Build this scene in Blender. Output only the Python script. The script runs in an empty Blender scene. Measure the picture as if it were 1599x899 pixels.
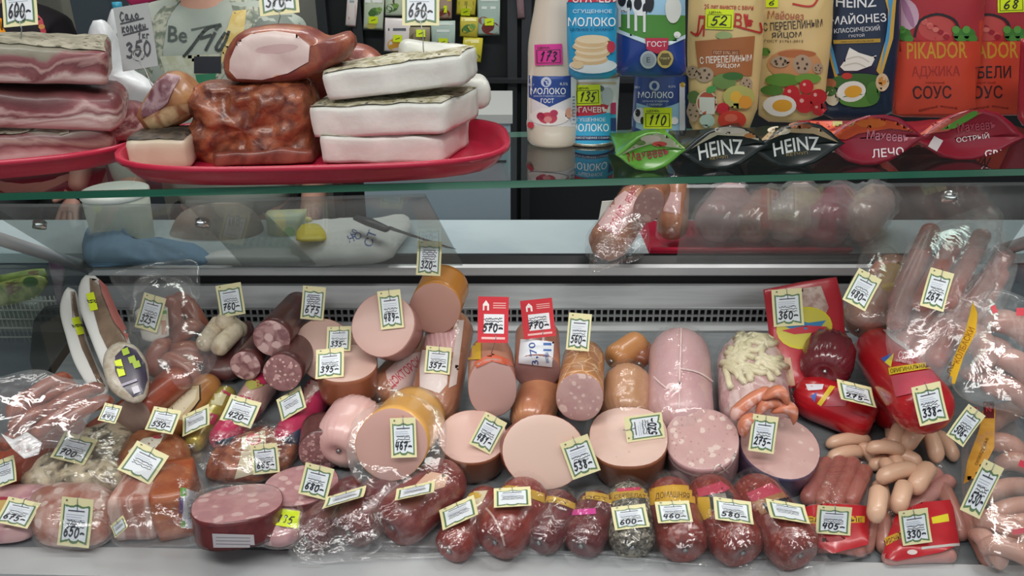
import bpy, bmesh, math, random
from mathutils import Vector, Matrix, noise
from mathutils.bvhtree import BVHTree

# ---------------- camera, world, lights, exposure ----------------
SC = bpy.context.scene
COL = SC.collection
F = 1250.0
PITCH = math.radians(24)
CAM = Vector((0, 0, 1.45))
cd = bpy.data.cameras.new('camera'); cam = bpy.data.objects.new('camera', cd); COL.objects.link(cam)
cam.location = CAM; cam.rotation_euler = (math.radians(90) - PITCH, 0, 0)
cd.sensor_width = 36; cd.lens = F / 1599 * 36; cd.clip_start = 0.02
SC.camera = cam
SC.view_settings.view_transform = 'Standard'
SC.view_settings.look = 'None'
SC.view_settings.exposure = 0.1
SC.view_settings.gamma = 1
SC.cycles.transparent_max_bounces = 24
SC.cycles.max_bounces = 8
W = bpy.data.worlds.new('world'); SC.world = W; W.use_nodes = True
W.node_tree.nodes['Background'].inputs[0].default_value = (0.86, 0.93, 1.0, 1)
W.node_tree.nodes['Background'].inputs[1].default_value = 0.50

def area(name, loc, target, sx, sy, power, col=(1, 0.98, 0.95)):
    l = bpy.data.lights.new(name, 'AREA'); l.shape = 'RECTANGLE'; l.size = sx; l.size_y = sy
    l.energy = power; l.color = col
    o = bpy.data.objects.new(name, l); COL.objects.link(o); o.location = loc
    o.rotation_euler = (Vector(target) - Vector(loc)).to_track_quat('-Z', 'Y').to_euler()
    return o
area('ceiling_lamp_front', (-0.3, -0.25, 2.75), (0, 1.1, 0.8), 2.2, 0.35, 27)
area('ceiling_lamp_over_counter', (0.9, 1.5, 2.85), (0.6, 1.5, 0.8), 1.6, 0.3, 21)
area('ceiling_lamp_seller_side', (-0.6, 2.2, 2.85), (-0.6, 2.0, 0.8), 1.6, 0.3, 21)
area('case_tube_lamp', (0.0, 0.86, 1.135), (0.0, 1.12, 0.62), 1.7, 0.03, 1.8, (1, 0.97, 0.93))

# ---------------- projection helpers (points are real 3D positions) ----------------
RT = Vector((1, 0, 0)); FW = Vector((0, math.cos(PITCH), -math.sin(PITCH))); UP = Vector((0, math.sin(PITCH), math.cos(PITCH)))
def rv(px, py): return FW + RT * ((px - 799.5) / F) + UP * ((449.5 - py) / F)
def pt(px, py, d): return CAM + rv(px, py) * d
def deck(y): return 0.5 + 0.2 * y
def plane_d(px, py, plane):
    r = rv(px, py); k, v = plane[0], plane[1]
    if k == 'y': return v / r.y
    if k == 'z': return (v - CAM.z) / r.z
    if k == 'deck': return (0.5 + v - CAM.z) / (r.z - 0.2 * r.y)
    if k == 'cam': return v + (plane[2] * (449.5 - py) if len(plane) > 2 else 0) + (plane[3] * (px - 799.5) if len(plane) > 3 else 0)
def plane_n(plane):
    k = plane[0]
    if k == 'y': return Vector((0, -1, 0))
    if k == 'z': return Vector((0, 0, 1))
    if k == 'deck': return Vector((0, -0.2, 1)).normalized()
    return -FW
def on(px, py, plane): return pt(px, py, plane_d(px, py, plane))
def dep(P): return (P - CAM).dot(FW)

# ---------------- materials ----------------
def lin(c):
    if isinstance(c, str):
        c = [int(c[i:i + 2], 16) / 255 for i in (0, 2, 4)]
        c = [x / 12.92 if x <= .04045 else ((x + .055) / 1.055) ** 2.4 for x in c]
    return (c[0], c[1], c[2], 1)
MATS = {}
def M(name, col='808080', rough=.5, col2=None, ns=20, lo=.4, hi=.6, spots=None, bump=None, metal=0, coat=0, emit=0, layers=None, stretch=None, spec=.5, veins=None):
    if name in MATS: return MATS[name]
    m = bpy.data.materials.new(name); m.use_nodes = True; MATS[name] = m
    nt = m.node_tree; N = nt.nodes; L = nt.links
    b = N['Principled BSDF']; b.inputs['Roughness'].default_value = rough; b.inputs['Metallic'].default_value = metal
    b.inputs['Base Color'].default_value = lin(col); b.inputs['Specular IOR Level'].default_value = spec
    if coat: b.inputs['Coat Weight'].default_value = coat; b.inputs['Coat Roughness'].default_value = .12
    if emit: b.inputs['Emission Color'].default_value = lin(col); b.inputs['Emission Strength'].default_value = emit
    tc = N.new('ShaderNodeTexCoord'); mp = N.new('ShaderNodeMapping'); L.new(tc.outputs['Object'], mp.inputs[0])
    if stretch: mp.inputs['Scale'].default_value = stretch
    mp.inputs['Location'].default_value = (random.random() * 5, random.random() * 5, 0 if layers else random.random() * 5)
    cur = None
    def ramp(src, stops):
        r = N.new('ShaderNodeValToRGB'); L.new(src, r.inputs[0]); e = r.color_ramp.elements
        while len(e) < len(stops): e.new(.5)
        for el, (p, c) in zip(e, stops): el.position = p; el.color = lin(c)
        return r.outputs[0]
    def nz(scale, detail=4, src=None, dist=0):
        n = N.new('ShaderNodeTexNoise'); n.inputs['Scale'].default_value = scale; n.inputs['Detail'].default_value = detail
        n.inputs['Distortion'].default_value = dist
        L.new(mp.outputs[0], n.inputs[0]); return n.outputs[0]
    if layers:
        h, dist, stops = layers
        sep = N.new('ShaderNodeSeparateXYZ'); L.new(mp.outputs[0], sep.inputs[0])
        mu = N.new('ShaderNodeMath'); mu.operation = 'MULTIPLY'; mu.inputs[1].default_value = 1 / h; L.new(sep.outputs[2], mu.inputs[0])
        n = nz(ns, 5, dist=1.0)
        ma = N.new('ShaderNodeMath'); ma.operation = 'MULTIPLY_ADD'; ma.inputs[1].default_value = dist; L.new(n, ma.inputs[0]); L.new(mu.outputs[0], ma.inputs[2])
        sb = N.new('ShaderNodeMath'); sb.operation = 'SUBTRACT'; sb.inputs[1].default_value = dist / 2; L.new(ma.outputs[0], sb.inputs[0])
        cur = ramp(sb.outputs[0], stops)
    elif col2:
        cur = ramp(nz(ns * (2.2 if ns >= 12 and not stretch else 1), 5, dist=.5), [(lo, col), (hi, col2)])
    def mix(fac, c):
        nonlocal cur
        mx = N.new('ShaderNodeMix'); mx.data_type = 'RGBA'; L.new(fac, mx.inputs[0])
        if cur: L.new(cur, mx.inputs[6])
        else: mx.inputs[6].default_value = lin(col)
        mx.inputs[7].default_value = lin(c); cur = mx.outputs[2]
    for sp in (spots or []):
        sc, c, th = sp
        v = N.new('ShaderNodeTexVoronoi'); v.inputs['Scale'].default_value = sc; v.inputs['Randomness'].default_value = 1
        mpp = N.new('ShaderNodeVectorMath'); mpp.operation = 'ADD'; n2 = N.new('ShaderNodeTexNoise'); n2.inputs['Scale'].default_value = sc * 1.3
        L.new(mp.outputs[0], n2.inputs[0]); sc2 = N.new('ShaderNodeVectorMath'); sc2.operation = 'SCALE'; sc2.inputs['Scale'].default_value = .5 / sc
        L.new(n2.outputs[1], sc2.inputs[0]); L.new(mp.outputs[0], mpp.inputs[0]); L.new(sc2.outputs[0], mpp.inputs[1]); L.new(mpp.outputs[0], v.inputs[0])
        cr = N.new('ShaderNodeValToRGB'); cr.color_ramp.elements[0].position = th * .85; cr.color_ramp.elements[1].position = th * 1.1
        cr.color_ramp.elements[0].color = (1, 1, 1, 1); cr.color_ramp.elements[1].color = (0, 0, 0, 1)
        L.new(v.outputs['Distance'], cr.inputs[0]); 
        bw = N.new('ShaderNodeRGBToBW'); L.new(cr.outputs[0], bw.inputs[0]); mix(bw.outputs[0], c)
    if veins:
        sc, c, wd = veins
        v = N.new('ShaderNodeTexVoronoi'); v.feature = 'DISTANCE_TO_EDGE'; v.inputs['Scale'].default_value = sc; L.new(mp.outputs[0], v.inputs[0])
        lt = N.new('ShaderNodeMath'); lt.operation = 'LESS_THAN'; lt.inputs[1].default_value = wd; L.new(v.outputs[0], lt.inputs[0]); mix(lt.outputs[0], c)
    if cur: L.new(cur, b.inputs['Base Color'])
    if bump:
        bs, st = bump
        bp = N.new('ShaderNodeBump'); bp.inputs['Strength'].default_value = st; bp.inputs['Distance'].default_value = .004
        L.new(nz(bs, 6), bp.inputs['Height']); L.new(bp.outputs[0], b.inputs['Normal'])
    return m
def film(name, milk=.1, gloss=.2, tint='ffffff', scale=45, bst=.45, rough=.07, cap=.16):
    if name in MATS: return MATS[name]
    m = bpy.data.materials.new(name); m.use_nodes = True; MATS[name] = m
    nt = m.node_tree; N = nt.nodes; L = nt.links; N.remove(N['Principled BSDF'])
    out = N['Material Output']
    tr = N.new('ShaderNodeBsdfTransparent'); tr.inputs[0].default_value = lin(tint)
    gl = N.new('ShaderNodeBsdfGlossy'); gl.inputs['Roughness'].default_value = rough; gl.inputs[0].default_value = (1, 1, 1, 1)
    df = N.new('ShaderNodeBsdfDiffuse'); df.inputs[0].default_value = lin('e8ecee')
    tc = N.new('ShaderNodeTexCoord'); nz = N.new('ShaderNodeTexNoise'); nz.inputs['Scale'].default_value = scale; nz.inputs['Detail'].default_value = 3; nz.inputs['Distortion'].default_value = 1.2
    L.new(tc.outputs['Object'], nz.inputs[0])
    if bst:
        bp = N.new('ShaderNodeBump'); bp.inputs['Strength'].default_value = bst; bp.inputs['Distance'].default_value = .006
        L.new(nz.outputs[0], bp.inputs['Height']); L.new(bp.outputs[0], gl.inputs['Normal'])
    fr = N.new('ShaderNodeFresnel'); fr.inputs[0].default_value = 1.45
    if bst: L.new(bp.outputs[0], fr.inputs['Normal'])
    ad = N.new('ShaderNodeMath'); ad.operation = 'MULTIPLY_ADD'; ad.inputs[1].default_value = gloss * 3; ad.inputs[2].default_value = gloss * .12; ad.use_clamp = True
    L.new(fr.outputs[0], ad.inputs[0])
    mn = N.new('ShaderNodeMath'); mn.operation = 'MINIMUM'; mn.inputs[1].default_value = cap; L.new(ad.outputs[0], mn.inputs[0])
    m1 = N.new('ShaderNodeMixShader'); L.new(mn.outputs[0], m1.inputs[0]); L.new(tr.outputs[0], m1.inputs[1]); L.new(gl.outputs[0], m1.inputs[2])
    m2 = N.new('ShaderNodeMixShader'); m2.inputs[0].default_value = milk
    if milk and bst:
        mr = N.new('ShaderNodeMapRange'); mr.inputs[1].default_value = .35; mr.inputs[2].default_value = .75; mr.inputs[3].default_value = milk * .4; mr.inputs[4].default_value = milk * 2.2
        L.new(nz.outputs[0], mr.inputs[0]); L.new(mr.outputs[0], m2.inputs[0])
    L.new(m1.outputs[0], m2.inputs[1]); L.new(df.outputs[0], m2.inputs[2])
    L.new(m2.outputs[0], out.inputs[0])
    return m
FILM = film('clear_wrap', .01, .26, cap=.10)
BAG = film('bag_film', .035, .24, scale=28, cap=.12)
MILKY = film('milky_film', .085, .22, scale=22, cap=.13)
VAC = film('vacuum_film', .01, .30, scale=35, rough=.1, cap=.14)
GLASS = film('shelf_glass', 0, .34, 'e2f2ec', bst=0, rough=.01, cap=1)
PANE = film('smoked_glass', .06, .10, 'dce0de', bst=0, rough=.05, cap=.09)

def flat(c, rough=.45):
    return M('print_' + c + ('' if rough == .45 else '_g'), c, rough)
INK = flat('20222e'); 

# ---------------- objects ----------------
SOLIDS = []      # bounding trees of everything solid, for resting tags on things
def mesh_obj(name, V, Fc, mats, base, parent=None, smooth=True, fm=None, solid=True):
    me = bpy.data.meshes.new(name)
    me.from_pydata([tuple(v - base) for v in V], [], Fc)
    if not isinstance(mats, (list, tuple)): mats = [mats]
    for m in mats: me.materials.append(m)
    if fm: me.polygons.foreach_set('material_index', fm)
    me.polygons.foreach_set('use_smooth', [smooth] * len(me.polygons))
    o = bpy.data.objects.new(name, me); COL.objects.link(o)
    if parent: o.parent = parent
    else: o.location = base
    t = None
    if solid and Fc:
        t = BVHTree.FromPolygons([tuple(v) for v in V], Fc); SOLIDS.append(t)
    return o, t
class T:
    """one thing: an Empty at its base that parents its parts"""
    def __init__(s, name, label=None, cat=None, group=None, base=None, kind=None):
        s.name = name; s.meta = dict(label=label, category=cat, group=group, kind=kind); s.base = base; s.o = None; s.bv = []; s.parts = []
    def root(s, V):
        if s.o: return
        if s.base is None:
            n = len(V); zs = min(v.z for v in V)
            s.base = Vector((sum(v.x for v in V) / n, sum(v.y for v in V) / n, zs))
        s.o = bpy.data.objects.new(s.name, None); COL.objects.link(s.o); s.o.location = s.base; s.o.empty_display_size = .02
        for k, v in s.meta.items():
            if v: s.o[k] = v
    def part(s, name, V, Fc, mats, smooth=True, fm=None, solid=True, label=None, parent=None, stuff=False):
        s.root(V)
        o, t = mesh_obj(name, V, Fc, mats, s.base, s.o, smooth, fm, solid)
        if parent: o.parent = parent
        if label: o['label'] = label
        if stuff: o['kind'] = 'stuff'
        if t: s.bv.append(t)
        s.parts.append(o)
        return o
def cast(px, py, trees=None):
    r = rv(px, py); rn = r.normalized(); best = None
    for t in (trees if trees is not None else SOLIDS):
        h = t.ray_cast(CAM, rn)
        if h[0] is not None and (best is None or h[3] < best[3]): best = h
    return best
def tag_obj(o, **k):
    for a, b in k.items():
        if b: o[a] = b
    return o

# ---------------- shape builders: return (verts, faces) ----------------
def frame(ax, hint=Vector((0, 0, 1))):
    ax = ax.normalized(); u = hint - ax * hint.dot(ax)
    if u.length < 1e-4: u = Vector((1, 0, 0)) - ax * ax.x
    u.normalize(); return ax, u, ax.cross(u)
def loft(rings, cap0=True, cap1=True):
    V = [p for r in rings for p in r]; n = len(rings[0]); Fc = []
    for i in range(len(rings) - 1):
        for j in range(n):
            k = (j + 1) % n
            Fc.append((i * n + j, i * n + k, (i + 1) * n + k, (i + 1) * n + j))
    if cap0: Fc.append(tuple(reversed(range(n))))
    if cap1: Fc.append(tuple(range((len(rings) - 1) * n, len(rings) * n)))
    return V, Fc
def path_tube(P, R, seg=12, hint=Vector((0, 0, 1)), sq=1, cap=True):
    rings = []; n = len(P)
    for i, p in enumerate(P):
        ax = (P[min(i + 1, n - 1)] - P[max(i - 1, 0)])
        a, u, w = frame(ax, hint); r = R[i] if isinstance(R, (list, tuple)) else R
        rings.append([p + u * (math.cos(2 * math.pi * j / seg) * r * sq) + w * (math.sin(2 * math.pi * j / seg) * r) for j in range(seg)])
    return loft(rings, cap, cap)
def box(c, sx, sy, sz, rot=0):
    R = Matrix.Rotation(rot, 3, 'Z')
    V = [Vector(c) + R @ Vector((x * sx / 2, y * sy / 2, z * sz / 2)) for z in (-1, 1) for y in (-1, 1) for x in (-1, 1)]
    return V, [(0, 2, 3, 1), (4, 5, 7, 6), (0, 1, 5, 4), (2, 6, 7, 3), (0, 4, 6, 2), (1, 3, 7, 5)]
def merge(*vf):
    V = []; Fc = []
    for v, f in vf:
        o = len(V); V += v; Fc += [tuple(i + o for i in q) for q in f]
    return V, Fc
def prism(P, n, t):
    """polygon P (list of Vector) thickened by t along -n"""
    k = len(P); V = list(P) + [p - n * t for p in P]
    return V, [tuple(range(k)), tuple(reversed(range(k, 2 * k)))] + [(i, i + k, (i + 1) % k + k, (i + 1) % k) for i in range(k)]
def capsule(P0, P1, r0, r1=None, seg=20, nl=8, wr=0, bend=0, sq=1, k=2.0, dimple=0, lump=0, flat1=False):
    """sausage between centres P0 (near) and P1; rounded ends, pleats wr near the ends"""
    r1 = r1 or r0; ax, u, w = frame(P1 - P0); L = (P1 - P0).length
    st = []
    nc = 6
    for i in range(nc + 1):
        a = math.pi / 2 * i / nc
        st.append((-r0 * math.cos(a) + dimple * r0 * (1 - i / nc) ** 3, r0 * max(math.sin(a), .05) ** (2 / k), 1 - i / nc))
    for i in range(1, nl): st.append((L * i / nl, r0 + (r1 - r0) * i / nl, 0))
    if flat1: st.append((L, r1, 0))
    else:
        for i in range(nc + 1):
            a = math.pi / 2 * (1 - i / nc)
            st.append((L + r1 * math.cos(a), r1 * max(math.sin(a), .05) ** (2 / k), i / nc))
    rings = []; sd = random.random() * 9; ph = random.random() * 6
    nw = 9 if seg < 30 else 23
    for t, r, e in st:
        c = P0 + ax * t
        if bend: c = c + u * (bend * (1 - (2 * t / L - 1) ** 2))
        ring = []
        for j in range(seg):
            a = 2 * math.pi * j / seg
            rr = r * (1 + wr * (math.sin(a * nw + ph + .6 * math.sin(a * 3 + sd)) if seg < 30 else 1 - 2 * abs(math.sin((a * nw + 1.2 * math.sin(a * 2 + sd)) / 2)) ** .7) * (math.sin(math.pi * min(1, e * 1.15) ** .8) * .8 + .2 * e) + lump * noise.noise(Vector((math.cos(a) * 1.5, math.sin(a) * 1.5, t * 18 + sd))))
            ring.append(c + u * (math.cos(a) * rr * sq) + w * (math.sin(a) * rr))
        rings.append(ring)
    return loft(rings)
def deckpt(px, py, rpx, lift=0, rm=None, base='deck'):
    lo, hi = .4, 3.0
    for _ in range(40):
        d = (lo + hi) / 2; P = pt(px, py, d); r = rm if rm else rpx * d / F
        g = (P.z - deck(P.y) - r * 1.03 - lift) if base == 'deck' else (P.z - base - r * 1.03 - lift)
        if g > 0: lo = d
        else: hi = d
    return P, (rm if rm else rpx * d / F)
def blob(out, plane, tf, tb, rings=6, nz=0, sc=25, p=2.0, dense=8, flatz=None):
    """closed pillow whose silhouette follows pixel outline `out`, lying in a real plane, thickness tf in front and tb behind"""
    pts = []
    n = len(out)
    if dense:   # Catmull-Rom
        for i in range(n):
            p0, p1, p2, p3 = out[i - 1], out[i], out[(i + 1) % n], out[(i + 2) % n]
            m = max(1, int(math.hypot(p2[0] - p1[0], p2[1] - p1[1]) / dense))
            for s in range(m):
                t = s / m
                pts.append(tuple(.5 * (2 * p1[c] + (p2[c] - p0[c]) * t + (2 * p0[c] - 5 * p1[c] + 4 * p2[c] - p3[c]) * t * t + (3 * p1[c] - p0[c] - 3 * p2[c] + p3[c]) * t ** 3) for c in (0, 1)))
    else: pts = list(out)
    cx = sum(q[0] for q in pts) / len(pts); cy = sum(q[1] for q in pts) / len(pts)
    N = plane_n(plane); sd = Vector((random.random() * 9, random.random() * 9, random.random() * 9))
    V = []; Fc = []; m = len(pts)
    def pos(s, q, side):
        x = cx + (q[0] - cx) * s; y = cy + (q[1] - cy) * s
        P = on(x, y, plane)
        h = max(0, 1 - s ** p) ** (1 / 2)
        P = P + N * (tf * h if side > 0 else -tb * h)
        if nz: P = P + N * (nz * (noise.noise(P * sc + sd) + .5 * noise.noise(P * sc * 2.3 + sd)) * (1 if side > 0 else .3))
        return P
    idx = {}
    ss = [math.sin(math.pi / 2 * (i + 1) / rings) if rings > 1 else 1 for i in range(rings)]
    for side in (1, -1):
        c = len(V); V.append(pos(0, (cx, cy), side)); prev = None
        for i, s in enumerate(ss):
            if i == rings - 1 and side == -1: cur = edge
            else:
                cur = list(range(len(V), len(V) + m)); V += [pos(s, q, side) for q in pts]
            if i == rings - 1 and side == 1: edge = cur
            for j in range(m):
                k = (j + 1) % m
                if prev is None: f = (c, cur[k], cur[j])
                else: f = (prev[j], prev[k], cur[k], cur[j])
                Fc.append(f if side < 0 else tuple(reversed(f)))
            prev = cur
    return V, Fc
def slab(A, B, depth, height, nz=.002, rd=.25, nx=16, ny=7, nzs=6, sc=40, taper=0, up=None, skew=0, flare=0):
    """rounded meat slab: A,B front bottom corners"""
    X = (B - A); L = X.length; X.normalize()
    Y = Vector((0, 0, 1)).cross(X).normalized(); Z = X.cross(Y)
    V = []; Fc = []; ix = {}
    sd = Vector((random.random() * 9,) * 3)
    def P(i, j, k):
        u, v, w = 2 * i / nx - 1, 2 * j / ny - 1, 2 * k / nzs - 1
        hx, hy, hz = L / 2, depth / 2, height / 2
        q = Vector((u * hx, v * hy, w * hz)); r = rd * min(hx, hy, hz) * 2
        inn = Vector([max(-h + r, min(h - r, c)) for c, h in zip(q, (hx, hy, hz))])
        dlt = q - inn
        if dlt.length > r: q = inn + dlt.normalized() * r
        w2 = (w + 1) / 2
        q.z *= 1 - taper * u
        q.y += skew * w2; q.x += flare * (v + 1) / 2 * (u + 1) / 2
        p = A + X * (q.x + hx) + Y * (q.y + hy) + Z * (q.z + hz)
        d = noise.noise_vector(p * sc + sd) * nz + noise.noise_vector(p * sc * .35 + sd) * nz * 1.5
        if w < -.9: d.z *= .2
        return p + d
    def vi(i, j, k):
        if (i, j, k) not in ix: ix[(i, j, k)] = len(V); V.append(P(i, j, k))
        return ix[(i, j, k)]
    for i in range(nx):
        for j in range(ny):
            Fc.append((vi(i, j, 0), vi(i, j + 1, 0), vi(i + 1, j + 1, 0), vi(i + 1, j, 0)))
            Fc.append((vi(i, j, nzs), vi(i + 1, j, nzs), vi(i + 1, j + 1, nzs), vi(i, j + 1, nzs)))
    for i in range(nx):
        for k in range(nzs):
            Fc.append((vi(i, 0, k), vi(i + 1, 0, k), vi(i + 1, 0, k + 1), vi(i, 0, k + 1)))
            Fc.append((vi(i, ny, k), vi(i, ny, k + 1), vi(i + 1, ny, k + 1), vi(i + 1, ny, k)))
    for j in range(ny):
        for k in range(nzs):
            Fc.append((vi(0, j, k), vi(0, j, k + 1), vi(0, j + 1, k + 1), vi(0, j + 1, k)))
            Fc.append((vi(nx, j, k), vi(nx, j + 1, k), vi(nx, j + 1, k + 1), vi(nx, j, k + 1)))
    return V, Fc

# ---------------- print: 2D shapes laid on real surfaces ----------------
def bm2d(polys):
    bm = bmesh.new()
    for P in polys:
        vs = [bm.verts.new((x, y, 0)) for x, y in P]
        try: bm.faces.new(vs)
        except ValueError: pass
    return bm
_tc = {}
def text_mesh(s):
    if s in _tc: return _tc[s]
    c = bpy.data.curves.new('t', 'FONT'); c.body = s; c.align_x = 'CENTER'; c.align_y = 'CENTER'; c.size = 1; c.resolution_u = 2; c.offset = .012
    o = bpy.data.objects.new('t', c); COL.objects.link(o)
    me = bpy.data.meshes.new_from_object(o)
    V = [(v.co.x, v.co.y) for v in me.vertices]; Fc = [tuple(p.vertices) for p in me.polygons]
    bpy.data.objects.remove(o); bpy.data.curves.remove(c); bpy.data.meshes.remove(me)
    xs = [v[0] for v in V]; ys = [v[1] for v in V]
    cx, cy = (min(xs) + max(xs)) / 2, (min(ys) + max(ys)) / 2; w = max(xs) - min(xs); h = max(ys) - min(ys)
    _tc[s] = ([((x - cx) / w, (y - cy) / h) for x, y in V], Fc); return _tc[s]
DIG = {'0': [[(.5, 1), (.15, .75), (.1, .3), (.4, 0), (.8, .25), (.85, .7), (.5, 1), (.4, .95)]],
 '1': [[(.2, .7), (.6, 1), (.45, .5), (.35, 0)]],
 '2': [[(.1, .75), (.4, 1), (.8, .8), (.55, .4), (.05, .03), (.35, .08), (.95, 0)]],
 '3': [[(.15, .9), (.5, 1), (.8, .8), (.4, .55), (.8, .35), (.55, .02), (.05, .1)]],
 '4': [[(.3, 1), (.1, .45), (.85, .5)], [(.75, .95), (.55, 0)]],
 '5': [[(.35, .95), (.2, .55), (.6, .6), (.75, .3), (.4, 0), (.05, .12)], [(.35, .95), (1.0, 1)]],
 '6': [[(.75, 1), (.3, .7), (.1, .25), (.4, 0), (.75, .2), (.6, .5), (.15, .35)]],
 '7': [[(.1, .9), (.9, 1), (.5, .5), (.3, 0)], [(.25, .5), (.8, .52)]],
 '8': [[(.75, .9), (.4, 1), (.25, .75), (.7, .35), (.5, 0), (.15, .2), (.5, .55), (.8, .85)]],
 '9': [[(.8, .8), (.5, 1), (.2, .75), (.5, .5), (.85, .8), (.7, .3), (.4, 0)]],
 '-': [[(.1, .45), (.5, .55), (.95, .45)]],
 ',': [[(.4, .15), (.3, -.15)]], '.': [[(.45, .08), (.5, .02)]]}
def ribbon(pts, w):
    out = []
    for (a, b) in zip(pts, pts[1:]):
        dx, dy = b[0] - a[0], b[1] - a[1]; l = math.hypot(dx, dy) or 1e-6
        nx, ny = -dy / l * w / 2, dx / l * w / 2; ex, ey = dx / l * w * .35, dy / l * w * .35
        out.append([(a[0] + nx - ex, a[1] + ny - ey), (b[0] + nx + ex, b[1] + ny + ey), (b[0] - nx + ex, b[1] - ny + ey), (a[0] - nx - ex, a[1] - ny - ey)])
    return out
def smooth_line(p):
    if len(p) < 3: return p
    o = []
    for i in range(len(p) - 1):
        p0, p1, p2, p3 = p[max(i - 1, 0)], p[i], p[i + 1], p[min(i + 2, len(p) - 1)]
        for s in range(3):
            t = s / 3
            o.append(tuple(.5 * (2 * p1[c] + (p2[c] - p0[c]) * t + (2 * p0[c] - 5 * p1[c] + 4 * p2[c] - p3[c]) * t * t + (3 * p1[c] - p0[c] - 3 * p2[c] + p3[c]) * t ** 3) for c in (0, 1)))
    return o + [p[-1]]
def hand(s, x, y, w, h, lw, slant=.25):
    """handwritten number; x,y lower left, returns polygons"""
    out = []; cw = w / max(1, len(s))
    for i, ch in enumerate(s):
        for st in DIG.get(ch, []):
            q = [(x + cw * (i + .06 + .82 * a) + slant * h * (b - .3), y + h * (b + .06 * math.sin(i * 2.1)) * (1 if ch != '-' else .8)) for a, b in st]
            out += ribbon(smooth_line(q), lw)
    return out
LET = {'С': DIG['0'][0][1:5] and [[(.9, .85), (.5, 1), (.1, .5), (.4, 0), (.9, .15)]], 'а': [[(.7, .55), (.35, .6), (.1, .25), (.4, 0), (.7, .5), (.7, .05), (.95, .05)]],
 'л': [[(.0, .05), (.3, .1), (.5, .6), (.75, .05), (1, .05)]], 'о': [[(.5, .6), (.1, .3), (.45, 0), (.85, .3), (.5, .6)]],
 'к': [[(.15, .65), (.1, 0)], [(.8, .6), (.2, .3), (.85, 0)]], 'п': [[(.1, 0), (.15, .6), (.5, .6), (.6, .1), (.65, .55), (.85, .05)]],
 'ч': [[(.1, .6), (.2, .3), (.7, .35), (.8, .6), (.7, 0)]], 'е': [[(.1, .3), (.8, .4), (.5, .62), (.1, .3), (.4, 0), (.85, .1)]], 'н': [[(.1, .6), (.15, 0)], [(.15, .3), (.7, .3)], [(.8, .6), (.8, 0)]],
 'г': [[(.15, 0), (.2, .6), (.75, .55)]], '1': DIG['1']}
DIG.update({k: v for k, v in LET.items() if k not in DIG})

def decal_mesh(items, mapf, step, name='printed_artwork', T_=None, label=None, parent=None, off=.0003):
    """items: list of (polys or (V,F), material, layer)"""
    V = []; Fc = []; fm = []; mats = []
    for geo, mat, layer in items:
        if isinstance(geo, tuple): 
            bm = bmesh.new(); vs = [bm.verts.new((x, y, 0)) for x, y in geo[0]]
            for f in geo[1]:
                try: bm.faces.new([vs[i] for i in f])
                except ValueError: pass
        else: bm = bm2d(geo)
        if step and bm.verts:
            bm.faces.ensure_lookup_table()
            xs = [v.co.x for v in bm.verts]; ys = [v.co.y for v in bm.verts]
            for ax, mn, mx in ((0, min(xs), max(xs)), (1, min(ys), max(ys))):
                if mx - mn <= step * 1.2: continue
                k = math.floor(mn / step) + 1
                while k * step < mx:
                    co = [0, 0, 0]; no = [0, 0, 0]; co[ax] = k * step; no[ax] = 1
                    bmesh.ops.bisect_plane(bm, geom=bm.verts[:] + bm.edges[:] + bm.faces[:], plane_co=co, plane_no=no); k += 1
        if mat not in mats: mats.append(mat)
        mi = mats.index(mat); mp = {}
        for v in bm.verts:
            P = mapf(v.co.x, v.co.y, off * (layer + 1))
            if P is not None: mp[v] = len(V); V.append(P)
        for f in bm.faces:
            if all(v in mp for v in f.verts) and len(f.verts) > 2:
                q = [mp[v] for v in f.verts]
                n = (V[q[1]] - V[q[0]]).cross(V[q[2]] - V[q[0]])
                if n.dot(V[q[0]] - CAM) > 0: q.reverse()
                if max((V[a] - V[b]).length for a, b in zip(q, q[1:])) < .12: Fc.append(tuple(q)); fm.append(mi)
        bm.free()
    if not Fc: return None
    return T_.part(name, V, Fc, mats, smooth=True, fm=fm, solid=False, label=label, parent=parent)
class Print:
    """collects shapes in photo pixels and lays them on the near surface of a thing"""
    def __init__(s, T_, step=7, trees=None): s.T = T_; s.step = step; s.items = []; s.trees = trees if trees is not None else list(T_.bv); s.ly = 0
    def add(s, geo, c):
        s.items.append((geo, flat(c) if isinstance(c, str) else c, s.ly)); s.ly += .35
    def poly(s, P, c): s.add([P], c)
    def rect(s, x0, y0, x1, y1, c, rot=0): 
        cx, cy = (x0 + x1) / 2, (y0 + y1) / 2
        s.add([[rot2(x, y, cx, cy, rot) for x, y in ((x0, y0), (x1, y0), (x1, y1), (x0, y1))]], c)
    def ell(s, cx, cy, a, b, c, rot=0, n=20): s.add([[rot2(cx + a * math.cos(2 * math.pi * i / n), cy + b * math.sin(2 * math.pi * i / n), cx, cy, rot) for i in range(n)]], c)
    def text(s, t, cx, cy, w, h, c, rot=0, arc=0):
        V, Fc = text_mesh(t)
        s.add(([rot2(cx + x * w, cy - y * h + arc * (x * 2) ** 2, cx, cy, rot) for x, y in V], Fc), c)
    def line(s, P, w, c): s.add(ribbon(P, w), c)
    def hand(s, t, cx, cy, w, h, lw, c='20222e', rot=0):
        G = hand(t, -w / 2, -h / 2, w, h, lw, .2)
        s.add([[rot2(cx + x, cy - y, cx, cy, rot) for x, y in P] for P in G], c)
    def done(s, name='printed_artwork', label=None, parent=None):
        def mp(x, y, o):
            h = cast(x, y, s.trees)
            if h is None: return None
            r = rv(x, y).normalized(); n = h[1]
            if n.dot(r) > 0: n = -n
            return h[0] + n * o - r * .0002
        r = decal_mesh(s.items, mp, s.step, name, s.T, label, parent); s.items = []; s.ly = 2; return r
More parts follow.
